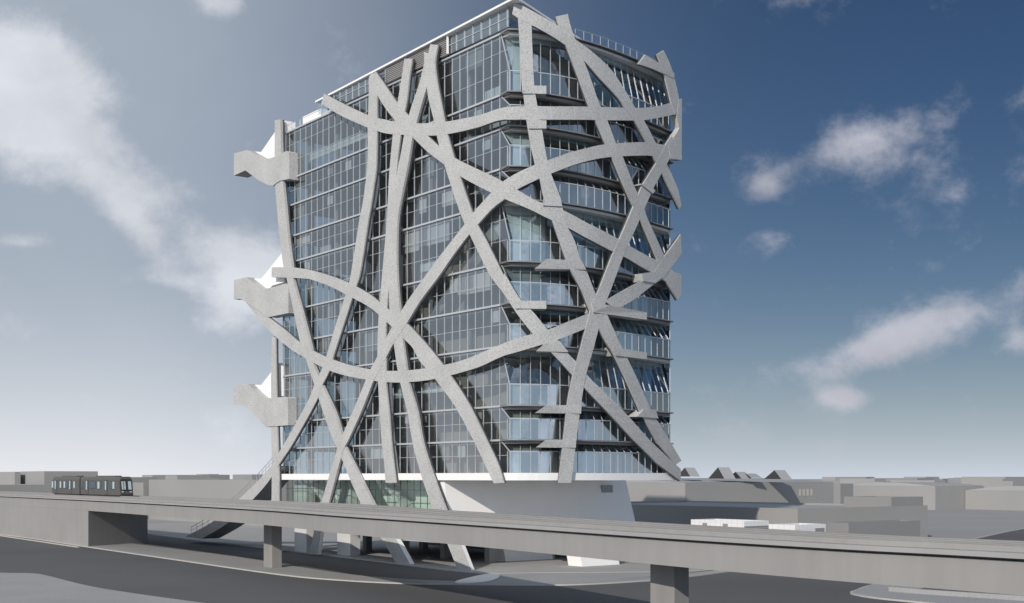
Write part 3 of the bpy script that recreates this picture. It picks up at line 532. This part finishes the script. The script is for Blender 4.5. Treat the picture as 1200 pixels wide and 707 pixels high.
m.box(PA(26.2, 63.3, -.94), av3*17.9, na3*.12, (0,0,.08)); m.build('mullion_grid', M['mull'], o_pl)
# penthouse inner wall so that it reads solid behind the glass
m = MB(); m.box(PA(1.2, 62.3, -4.5), av3*42, bv3*6, (0,0,2.2)); m.build('penthouse_core', M['offwhite'], tower)
m = MB()
c0 = PA(44.4, 0, -.6); c1 = PA(-1.94, 0, -.05)
roofp = [PA(44.4,0,-.6), PA(-1.94,0,-.1), PA(-1.94,0,-.1)+dd*18, PA(44.4,0,-.6)+bv3*14]
def slope(p, q, t0, t1, h=.24):
    m.face([V2(p, t0-h), V2(q, t1-h), V2(q, t1), V2(p, t0)])
slope(roofp[0], roofp[1], tz(44.4), tz(-1.94)); slope(roofp[1], roofp[2], tz(-1.94), tz(-1.94))
m.face([V2(roofp[0], tz(44.4)), V2(roofp[1], tz(-1.94)), V2(roofp[2], tz(-1.94)), V2(roofp[3], tz(44.4))])
m.face([V2(roofp[0], tz(44.4)-.24), V2(roofp[3], tz(44.4)-.24), V2(roofp[2], tz(-1.94)-.24), V2(roofp[1], tz(-1.94)-.24)])
slope(roofp[3], roofp[0], tz(44.4), tz(44.4))
m.build('penthouse_roof', M['white'], tower)
m = MB(); z = 62.3
while z < 64.25: m.box(PA(12.1, z, -.8), av3*14.0, na3*.12, (0,0,.12)); z += .24
m.face([PA(12.1, 62.3, -.95), PA(26.1, 62.3, -.95), PA(26.1, 64.3, -.95), PA(12.1, 64.3, -.95)])
m.build('roof_louvre', M['louv'], tower)
m = MB(); m.box(PA(11.9, 62.3, -.75), av3*.2, na3*.2, (0,0,2.3)); m.build('louvre_post', M['white'], tower)
# interior: cores, columns, bulkheads, screens, panels painted as sky reflection and sky glimpses
for (t0, L_, dp, wd) in ((12, 9, 9.5, 7), (27, 10, 9.5, 7), (44, 5, 10, 5)):
    for i in range(len(SL)-1):
        z0, z1 = SL[i], SL[i+1]-.44
        m = MB(); m.box(PA(t0, z0, -dp), av3*L_, bv3*wd, (0,0,z1-z0)); m.build('core_wall', M['core'], tower)
m = MB()
for t in range(4, 54, 8):
    for dp in (4.0, 20.0):
        c = PA(t, SL[0], -dp); m.box(c, av3*.7, bv3*.7, (0,0,SL[-1]-SL[0]-.2))
m.build('interior_columns', M['column'], tower)
def bulk(ta, tb, za, zb, o=GO-.5, mm='panel'):
    m = MB(); m.box(PA(ta, za, o), av3*(tb-ta), -na3*.15, (0,0,zb-za)); m.build('bulkhead', M[mm], tower)
bulk(30, 48, 56.8, 57.7); bulk(33.5, 40, 37.4, 38.5); bulk(10, 19.5, 36.9, 38.0); bulk(3.5, 9, 52.6, 54.4, -3.5); bulk(18, 21, 55.6, 57.2, -3)
bulk(20, 27, 21.3, 22.0); bulk(14, 19, 21.6, 22.3); bulk(6,9,56.4,57.6,-4)
bulk(46, 50, 43.5, 45.6, -4, 'offwhite'); bulk(45, 49, 19.6, 22.6, -3.5, 'offwhite')
for i, e_, mm in ((9,3.2,'blind_and_reflection'),(7,3.0,'blind_and_reflection'),(5,5.0,'blind_and_reflection'),(3,6.0,'brown'),(1,6.5,'brown'),(0,6.8,'brown'),(4,7.5,'grey'),(2,7.0,'brown')):  # beige ones paint the corner panes' bright sky reflection; brown and grey are screens
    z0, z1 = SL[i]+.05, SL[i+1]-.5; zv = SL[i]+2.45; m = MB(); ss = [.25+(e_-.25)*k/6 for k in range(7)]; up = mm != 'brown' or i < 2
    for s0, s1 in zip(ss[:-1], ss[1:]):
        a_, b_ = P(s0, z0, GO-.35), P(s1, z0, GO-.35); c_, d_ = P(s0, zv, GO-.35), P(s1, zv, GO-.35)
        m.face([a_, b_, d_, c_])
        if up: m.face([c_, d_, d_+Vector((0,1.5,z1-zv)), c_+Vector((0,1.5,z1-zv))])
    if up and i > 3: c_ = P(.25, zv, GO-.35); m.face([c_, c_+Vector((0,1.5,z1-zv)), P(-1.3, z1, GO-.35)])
    m.build('screen_and_reflection', M[{'blind_and_reflection':'blind_and_reflection','brown':'brown','grey':'column'}[mm]], tower)
for i in range(0, 10):
    z0, z1 = SL[i]+.05, SL[i+1]-.5; m = MB()
    for (s0, s1) in (((9, 12.5), (15.5, 18)) if i < 2 else ((9.5, 12.0),)):
        p0, p1 = P(s0, 0, -6.5), P(s1, 0, -6.5); m.face([V2(p0,z0), V2(p1,z0), V2(p1,z1), V2(p0,z1)])
    m.build('partition', M['core'], tower)
for i in (0, 1, 2, 3, 4, 5):
    m = MB(); m.box(PA(2.5, SL[i]+.02, -5.2), av3*(26 if i > 2 else 20), bv3*.15, (0,0,SL[i+1]-SL[i]-.5)); m.build('partition', M['brown'], tower)
for i, (sa, sb_) in {0:(13,27.5), 1:(13,27.5), 2:(15,27.8), 3:(18,27.8), 4:(19,27.8), 5:(8.5,27), 6:(20,26), 9:(14,24)}.items():  # blue panels set inside to paint the sky seen through the glass
    k = sa
    while k < sb_-1.6:
        w_ = 1.42*(1+(int(k*7) % 3)); q0, q1 = P(k, 0, -3.4), P(min(k+w_, sb_), 0, -3.4)
        m = MB(); m.face([V2(q0, SL[i]+.05), V2(q1, SL[i]+.05), V2(q1, SL[i+1]-.5), V2(q0, SL[i+1]-.5)]); m.build('painted_sky_panel', M['bluep'], tower)
        k += w_+1.42*(1 if int(k*5) % 2 else .5)
rb = random.Random(11)
for i in range(len(SL)-1):
    for k in range(5):
        t = 3+MS*rb.randint(0, 29); n_ = rb.choice((1,1,2,3)); h = rb.uniform(.25, .6)*(SL[i+1]-SL[i]-.6)
        m = MB(); m.box(PA(t, SL[i+1]-.5-h, GO-.3), av3*(MS*n_-.1), -na3*.03, (0,0,h)); m.build('roller_blind', M[rb.choice(('blind_and_reflection','column','offwhite'))], tower)
# lobby glass, white sloping belly wall, undercroft
m = MB(); m.face([PA(54.4, 4.2, -1.3), PA(13.6, 4.2, -1.3), PA(13.6, 10.7, -1.3), PA(54.4, 10.7, -1.3)])
lob = m.build('lobby_glazing', M['gl'], tower)
m = MB(); t = 14.2
while t < 54.4: m.box(PA(t, 4.2, -1.32), av3*.06, na3*.07, (0,0,6.5)); t += MS*.92
for z in (4.9, 9.4): m.box(PA(13.6, z, -1.3), av3*40.8, na3*.1, (0,0,.08))
m.build('mullion_grid', M['soffit'], lob)
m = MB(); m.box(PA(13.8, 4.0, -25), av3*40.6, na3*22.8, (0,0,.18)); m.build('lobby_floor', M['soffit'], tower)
m = MB(); m.face([PA(14.5, 4.2, -4.6), PA(54, 4.2, -4.6), PA(54, 10.7, -4.6), PA(14.5, 10.7, -4.6)]); m.build('lobby_wall', M['panel'], tower)
m = MB()   # a sloping stair soffit glimpsed behind the lobby glass
m.box(PA(20, 4.2, -2.4), av3*9+Vector((0,0,5.5)), -na3*1.6, (0,0,.5)); m.box(PA(40, 4.2, -2.4), av3*9+Vector((0,0,5.5)), -na3*2, (0,0,.5)); m.build('lobby_stair', M['offwhite'], tower)
m = MB(); w0 = PA(13.2, 0, -.95); w0b = PA(11.45, 0, -.95)
def wl_(p, L_, z): q = p+bv3*L_; return Vector((q.x, q.y, z))
m.face([wl_(w0,0,10.7), wl_(w0b,0,3.0), wl_(w0b,31.2,3.0), wl_(w0,30.4,10.7)])
m.face([wl_(w0b,0,3.0), V2(w0b+av3*14, 3.0), V2(w0b+av3*14+bv3*31, 3.0), wl_(w0b,31.2,3.0)])
m.face([wl_(w0,30.4,10.7), wl_(w0b,31.2,3.0), V2(w0b+av3*14+bv3*31, 3.0), V2(w0b+av3*14+bv3*31, 10.7)])
m.face([wl_(w0,0,10.7), V2(w0+av3*.9,10.7), V2(w0+av3*.9,3.0), wl_(w0b,0,3.0)])
m.build('belly_wall', M['white'], tower)
vw = [wl_(w0,25.6,10.05), wl_(w0,27.6,10.05), wl_(w0,27.6,9.0), wl_(w0,25.6,9.0)]
m = MB(); nb3 = Vector((.6188,-.7856,0)); m.face([p+nb3*(.02+.05*i+.18*(i>1)) for i, p in enumerate([vw[0],vw[1],vw[2],vw[3]])])
m.box(vw[3]+nb3*.1, vw[2]-vw[3], nb3*.35, (0,0,1.0)); m.build('wall_vent', M['louv'], tower)
# plinths under the tower
for (c, la, lb, h) in (((8.6,150.8), 2.6, 6.2, 2.9), ((-.8,159.8), 3.0, 8.0, 2.9)):
    m = MB(); c = Vector((*c, .14)); lean = Vector((-.5,.1,0))
    b_ = [c, c+Vector((.7856,.6188,0))*lb, c+Vector((.7856,.6188,0))*lb+av3*la, c+av3*la]; t_ = [p+lean*(1 if k in (0,3) else .9)+Vector((0,0,h)) for k, p in enumerate(b_)]
    m.face(t_); [m.face([b_[k], b_[(k+1)%4], t_[(k+1)%4], t_[k]]) for k in range(4)]
    m.build('plinth', M['white'], tower, weld=True)
for t, dp, w in ((38.8, 3.0, 1.6), (49.5, 2.0, 1.4)):
    m = MB(); m.box(PA(t, .14, -dp), av3*3.6, bv3*w, (0,0,10.5)); m.build('plinth', M['offwhite'], tower)
for t in (16, 26, 36, 46):
    for dp in (10, 20): m = MB(); m.box(PA(t, .14, -dp), av3*1.0, bv3*1.0, (0,0,3.86)); m.build('undercroft_column', M['column'], tower)
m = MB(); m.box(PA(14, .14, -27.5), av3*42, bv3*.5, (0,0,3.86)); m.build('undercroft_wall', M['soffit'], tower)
# external stair running down from the far end of the ribbon frame
stair = ribbon(RIB['st'], .0, 3.2, tower, 'staircase', sidemat=False, back=0)
sec = RIB['st']
for side in (-.1, -3.1):
    prev = None; m = MB()
    for k in range(len(sec)-1):
        for j in range(5):
            s_ = sec[k][0][0]+(sec[k+1][0][0]-sec[k][0][0])*j/5; z = sec[k][0][1]+(sec[k+1][0][1]-sec[k][0][1])*j/5
            p = P(s_, z, side); m.tube(p, p+Vector((0,0,1.1)), .04, 5)
            if prev: m.tube(prev+Vector((0,0,1.1)), p+Vector((0,0,1.1)), .045, 5); m.tube(prev+Vector((0,0,.55)), p+Vector((0,0,.55)), .03, 5)
            prev = p
    m.build('handrail', M['steel'], stair)

# ------------------------------------------------------------------ viaduct
via_pts = [(-330,552),(-200,376),(-130,281.5),(-99,239),(-68,197),(-45.6,164.6),(-27.6,137.2),(-15.9,115.9),(-9.6,105.5),(0,89.5),(10,72.4),(17.1,62),(22.8,54.9),(40,31),(75,-16)]
vp = smooth(via_pts, 5)
via = empty('viaduct', (0, 95, 0), 'long grey concrete railway viaduct crossing in front of the tower', 'viaduct')
def sweep(path, prof, name, m_, parent):
    """prof: closed list of (offset to the right of travel, z)"""
    m = MB(); rows = []
    for i, p in enumerate(path):
        q0 = Vector(path[max(i-1,0)]); q1 = Vector(path[min(i+1,len(path)-1)]); t = (q1-q0).normalized(); n = Vector((-t.y, t.x))
        w_ = 1.0 if p[1] > 137 else (.56+.44*(p[1]-89)/48 if p[1] > 89 else (.43+.13*(p[1]-60)/29 if p[1] > 60 else .43))
        k_ = w_ if name != 'rail' else w_
        rows.append([Vector((p[0]+n.x*(o_*k_ if o_ > 0.5 else o_), p[1]+n.y*(o_*k_ if o_ > .5 else o_), z_)) for o_, z_ in prof])
    n = len(prof); m.v = [tuple(v) for r in rows for v in r]
    for i in range(len(rows)-1):
        for k in range(n): a_ = i*n+k; b_ = i*n+(k+1)%n; m.f.append((a_, a_+n, b_+n, b_)); m.mi.append(0)
    m.f.append(tuple(range(n))); m.mi.append(0); m.f.append(tuple((len(rows)-1)*n+k for k in range(n))[::-1]); m.mi.append(0)
    return m.build(name, m_, parent, weld=True)
sweep(vp, [(0,5.75),(0,7.26),(.4,7.28),(.4,7.38),(12.0,7.38),(12.0,5.75)], 'girder', M['conc'], via)
dk = sweep(vp, [(-.32,7.40),(-.32,7.64),(12.4,7.64),(12.4,7.40)], 'deck_slab', M['deck'], via)
for o0 in (1.4, 4.6, 8.1, 11.4):
    sweep(vp, [(o0,7.63),(o0,7.90),(o0+.9,7.90),(o0+.9,7.63)], 'track_plinth', M['conc'], via)
for o0 in (2.6, 4.05, 6.6+2.2, 6.6+3.65):
    sweep(vp, [(o0,7.63),(o0,7.74),(o0+.1,7.74),(o0+.1,7.63)], 'rail', M['steel'], via)
for c in ((-29.0,149.0),(10.2,77.6),(50.5,10)):
    m = MB(); c3 = Vector((*c, .1)); m.box(c3, av3*2.15, bv3*1.35, (0,0,5.66)); m.build('pier', M['pier'], via, bevel=.03)
ab = [p for p in vp if p[1] >= 197]; abo = offset(ab, 12.4)
m = MB(); ei = [(-67.3,196.0)]; 
poly = [(-67.3,196.0)] + [(p[0]+.0,p[1]) for p in ab[::-1] if p[1] > 198] 
bkp = [(p[0],p[1]) for p in abo if p[1] > 209] 
poly = poly + bkp + [(-61.3,207.6)]
m.prism(poly, 0, 5.74); m.build('abutment', M['conc'], via, weld=True)
kerbline([(-140,291),(-99.5,236.6),(-68.5,194.3)], 'abutment_kerb', .35, .14)

# ------------------------------------------------------------------ tram
TD = Vector((-.6155,.7881,0)); TB = Vector((.7881,.6155,0)); T0 = Vector((-65.9,207.4,7.78))
tram = empty('tram', (T0.x,T0.y,T0.z), 'brown two-car tram running on the viaduct at the left', 'tram')
def TP(x, y, z): return T0+TD*x+TB*y+Vector((0,0,z))
WT = 2.35; HT = 3.45
def hull(x0, x1, noseL, noseR, name):
    """rounded roof section swept along the car; noses rake in"""
    prof = [(0,.25),(0,2.9),(.10,3.2),(.35,3.4),(WT-.35,3.4),(WT-.10,3.2),(WT,2.9),(WT,.25)]
    m = MB(); st = [(x0+noseL*.0, 1 if not noseL else .94), (x0+noseL, 1), (x1-noseR, 1), (x1, 1 if not noseR else .94)]
    rows = []
    for x, k in st:
        rows.append([TP(x, WT/2+(y-WT/2)*k, z if z < 1 or k == 1 else z*k-.1+( .0)) for y, z in prof])
    if noseL:   # rake the windscreen
        rows[0] = [p + TD*(.55*(max(0, (p.z-T0.z)-1.0)/2.4)) for p in rows[0]]
    if noseR:
        rows[-1] = [p - TD*(.55*(max(0, (p.z-T0.z)-1.0)/2.4)) for p in rows[-1]]
    n = len(prof); m.v = [tuple(v) for r in rows for v in r]
    for i in range(len(rows)-1):
        for k in range(n): a_ = i*n+k; b_ = i*n+(k+1)%n; m.f.append((a_, a_+n, b_+n, b_)); m.mi.append(0)
    m.f.append(tuple(range(n))[::-1]); m.mi.append(0); m.f.append(tuple((len(rows)-1)*n+k for k in range(n))); m.mi.append(0)
    return m.build(name, M['tram'], tram, weld=True)
body1 = hull(0, 19.4, .9, 0, 'car_body'); body2 = hull(20.1, 35.8, 0, .9, 'car_body')
m = MB(); m.box(TP(19.4,.15,.35), TD*.7, TB*(WT-.3), (0,0,2.85)); m.build('bellows', M['tramd'], tram)
def sidebox(x0, x1, z0, z1, d, name, mm, par, y=0):
    m = MB(); m.box(TP(x0, -d if y == 0 else y, z0), TD*(x1-x0), TB*(d+.01), (0,0,z1-z0)); return m.build(name, M[mm], par)
X = lambda px: 35.8 - (px-355)/503*34.6
for px, w, kind in ((365,.9,'p'),(432,.8,'p'),(442,.4,'d'),(465,.9,'p'),(481,.8,'d'),(543,.8,'p'),(605,.9,'d'),(685,2.4,'d'),(727,1.0,'p'),(740,.8,'d'),(818,1.1,'d'),(830,1.2,'p')):
    x = X(px); fr = sidebox(x-w/2-.08, x+w/2+.08, 1.25, 2.62, .02, 'window', 'tramd', tram)
    sidebox(x-w/2, x+w/2, 1.33, 2.54, .035, 'pane', 'tpale' if kind == 'p' else 'tglass', fr)
for px in (393, 513, 643, 782):
    x = X(px); dr = sidebox(x-.72, x+.72, .32, 2.78, .025, 'door', 'tramd', tram)
    sidebox(x-.66, x+.66, .36, 1.05, .04, 'door_leaf', 'tram', dr)
    sidebox(x-.60, x-.06, 1.1, 2.66, .04, 'pane', 'tglass', dr); sidebox(x+.06, x+.60, 1.1, 2.66, .04, 'pane', 'tpale', dr)
# windscreen on the near nose
m = MB(); q = [TP(-.02,.16,1.15), TP(-.02,WT-.16,1.15), TP(.44,WT-.22,2.95), TP(.44,.22,2.95)]
m.face([p-TD*.03 for p in q]); ws = m.build('windscreen', M['tramd'], tram)
for y0, y1 in ((.32,.62),(.72,1.02),(1.45,2.0)):
    m = MB(); m.face([TP(.0,y0,1.22)-TD*.06, TP(.0,y1,1.22)-TD*.06, TP(.36,y1,2.62)-TD*.06, TP(.36,y0,2.62)-TD*.06]); m.build('pane', M['tpale'], ws)
m = MB(); m.box(TP(-.35,.2,.15), TD*.5, TB*(WT-.4), (0,0,.35)); m.build('coupler', M['tramd'], tram)
for y0 in (.35, WT-.65):
    m = MB(); m.box(TP(-.04,y0,.75), TD*.06, TB*.3, (0,0,.18)); m.build('headlight', M['offwhite'], tram)
m = MB(); m.box(TP(.9,.25,0), TD*18, TB*(WT-.5), (0,0,.3)); m.box(TP(20.6,.25,0), TD*14.4, TB*(WT-.5), (0,0,.3)); m.build('underframe', M['tramd'], tram)
m = MB(); m.box(TP(4,.5,3.38), TD*9, TB*1.3, (0,0,.2)); m.box(TP(23,.5,3.38), TD*8, TB*1.3, (0,0,.2)); m.build('roof_unit', M['tram'], tram)

# ------------------------------------------------------------------ background buildings
def bldg(c, la, lb, h, name, label, cat='building', wall='bld', roofm='roof', group=None, par=.35, z0=0):
    root = empty(name, (c[0], c[1], 0), label, cat, group)
    c3 = Vector((c[0], c[1], z0)); m = MB(); p = [c3, c3+bv3*lb, c3+bv3*lb+av3*la, c3+av3*la]
    H = Vector((0,0,h-z0)); hp = H-Vector((0,0,par))
    for k in range(4): m.face([p[k], p[(k+1)%4], p[(k+1)%4]+H, p[k]+H])
    t = .25; q = [c3+bv3*t+av3*t, c3+bv3*(lb-t)+av3*t, c3+bv3*(lb-t)+av3*(la-t), c3+bv3*t+av3*(la-t)]
    for k in range(4): m.face([p[k]+H, p[(k+1)%4]+H, q[(k+1)%4]+H, q[k]+H]); m.face([q[k]+H, q[(k+1)%4]+H, q[(k+1)%4]+hp, q[k]+hp])
    m.build('wall', M[wall], root, weld=True)
    m = MB(); m.face([x+hp for x in q]); m.build('roof', M[roofm], root)
    return root
def vault(root, c, la, lb, h, rise, ridge='a', n=8):
    """shallow curved roof on top of the walls"""
    m = MB(); c3 = Vector((c[0], c[1], h)); L_ = lb if ridge == 'a' else la
    pr = [(L_*k/n, rise*math.sin(math.pi*k/n)) for k in range(n+1)]
    d0, d1, LL = (bv3, av3, la) if ridge == 'a' else (av3, bv3, lb)
    lo = [c3+d0*x+Vector((0,0,y+.02)) for x, y in pr]; hi = [p+d1*LL for p in lo]
    for k in range(n): m.face([lo[k], lo[k+1], hi[k+1], hi[k]])
    m.face(lo); m.face(hi[::-1]); m.build('curved_roof', M['roof'], root)
# large warehouse right of the tower, with roof monitors
b1 = bldg((42.1,300), 52, 57.8, 9.8, 'warehouse', 'large grey warehouse with angular roof monitors right behind the tower', 'warehouse')
c3 = Vector((42.1,300,9.82)); m = MB()
m.face([c3, c3+bv3*57.8, c3+bv3*57.8+av3*25+Vector((0,0,1.1)), c3+av3*25+Vector((0,0,1.1))]); m.face([c3+av3*25+Vector((0,0,1.1)), c3+bv3*57.8+av3*25+Vector((0,0,1.1)), c3+bv3*57.8+av3*52, c3+av3*52])
m.face([c3, c3+av3*25+Vector((0,0,1.1)), c3+av3*52]); m.build('pitched_roof', M['roof'], b1)
def monitor(u0, u1, y, vt, vb, parent):
    zt = 11-(vt-HZ)*y/F; zb = 11-(vb-HZ)*y/F; x0 = (u0-600)/F*y; w = (u1-u0)/F*y
    m = MB(); a0 = Vector((x0, y+7, zb)); ap_ = Vector((x0+w*.30, y+3, zt)); a1 = Vector((x0+w*.45, y-1, zb)); dp = Vector((w*.50, 1.5, 0))
    m.face([ap_, a1, a1+dp, ap_+dp], 0); m.face([a0, ap_, ap_+dp, a0+dp], 0); m.face([a0, a1, ap_], 1); m.face([a0+dp, ap_+dp, a1+dp], 0)  # black end face paints the darkness inside the open monitor
    m.build('roof_monitor', [M['roof'], M['tramd']], parent)
for u0, u1, vt, vb in ((797,822,548,558.6),(835,864,547.6,561),(857,882,553,561),(868,895,555,560),(902,930,551,561.5)):
    monitor(u0, u1, 312, vt, vb, b1)
m = MB()
for du in (936,941,945,949): pass
for k in range(4):
    p = Vector((42.1,300,6.2))+bv3*(43+k*1.6)+nb3*.05; m.box(p, bv3*.9, nb3*.05, (0,0,1.8))
m.build('window', M['kerb'], b1)
bldg((111.8,420), 8.9, 7.1, 9.0, 'warehouse_annexe', 'small grey block at the far right end of the monitor-roofed warehouse', wall='bld2')
b2 = bldg((46.3,200), 60, 36.5, 6.0, 'flat_roofed_hall', 'low grey flat-roofed hall right of the tower, partly in its shadow', 'hall')
bldg((66.5,216.3), 10, 9.6, 7.6, 'hall_extension', 'taller plain grey block at the right end of the flat-roofed hall', wall='bld2')
bldg((43.1,158), 3.3, 15.8, 5.2, 'workshop', 'low grey workshop in front of the hall, just right of the white cabins', 'workshop', wall='bld2')
cb = bldg((28.2,150), 8.8, 4.6, 5.7, 'white_cabin', 'long white clad cabin with two small square windows', 'cabin', wall='whb', group='white cabins behind the viaduct')
for k in (2.6, 6.0):
    fr = MB(); p = Vector((28.2,150,4.62))+av3*k+na3*.04; fr.box(p, av3*.8, -na3*.06, (0,0,.7)); w_ = fr.build('window', M['louv'], cb)
m = MB(); 
for k in range(8): m.box(Vector((28.2,150,3.0+.28*k))+nb3*.03, bv3*4.5, nb3*.08, (0,0,.13))
m.build('louvre', M['louv'], cb)
cb = bldg((33.5,146), 4.0, 5.8, 5.4, 'white_cabin', 'shorter white clad cabin with a grey roller shutter at its right', 'cabin', wall='whb', group='white cabins behind the viaduct')
m = MB()
for k in range(7): m.box(Vector((33.5,146,2.9+.3*k))+bv3*3.7+nb3*.03, bv3*1.7, nb3*.05, (0,0,.24))
m.build('shutter', M['louv'], cb)
v1 = bldg((144.1,420), 40.8, 30.2, 8.1, 'vaulted_shed', 'beige shed with low curved roof on the right horizon', 'shed'); vault(v1, (144.1,420), 40.8, 30.2, 8.1, 1.2, 'b')
v2 = bldg((182.6,400), 39.3, 30, 6.6, 'vaulted_shed', 'low shed with curved roof at the right edge of the view', 'shed'); vault(v2, (182.6,400), 39.3, 30, 6.6, 1.6, 'b')
# left side
bldg((-133,330), 48, 1.5, 12.6, 'apartment_block', 'pale beige block at the far left edge of the skyline', 'building')
bldg((-121.3,320), 20.3, 14, 12.7, 'apartment_block', 'square beige block with a dark side just behind the tram', 'building')
bldg((-98.6,330), 11, 8.1, 9.7, 'low_block', 'low beige block with grey side to the right of the tram', 'building')
bldg((-50.4,270), 75, 3.1, 10.5, 'long_warehouse', 'long plain beige warehouse between the tram and the outdoor stair', 'warehouse')
bldg((-118,560), 19.9, 8, 12.5, 'distant_block', 'grey box above the long warehouse roof on the left skyline', 'building', wall='bld2')
bldg((-125.5,300), 70, 13.7, 9.3, 'long_low_shed', 'low pale shed behind the viaduct at the far left', 'shed')
# far skyline
rnd = random.Random(3)
for k in range(40):
    u = (150 + k*7.2) if k < 14 else (1160+ (k-14)*9 if k < 18 else 985+(k-18)*10)
    y = rnd.uniform(700, 1500); h = 11+rnd.uniform(-2.5, 3.0)*(y/1000) if k < 14 else 11-rnd.uniform(-1.0, 3)
    la, lb = rnd.uniform(12, 40), rnd.uniform(10, 30)
    m = MB(); c3 = Vector(((u-600)/F*y, y, 0)); m.box(c3, bv3*lb, av3*la, (0,0,h))
    side = 'left' if k < 14 else 'right'
    o = tag(m.build('skyline_block', M['bld' if k % 3 else 'bld2']), f'tiny far-off low building on the {side} part of the skyline', 'building', f'distant low buildings on the {side} skyline')
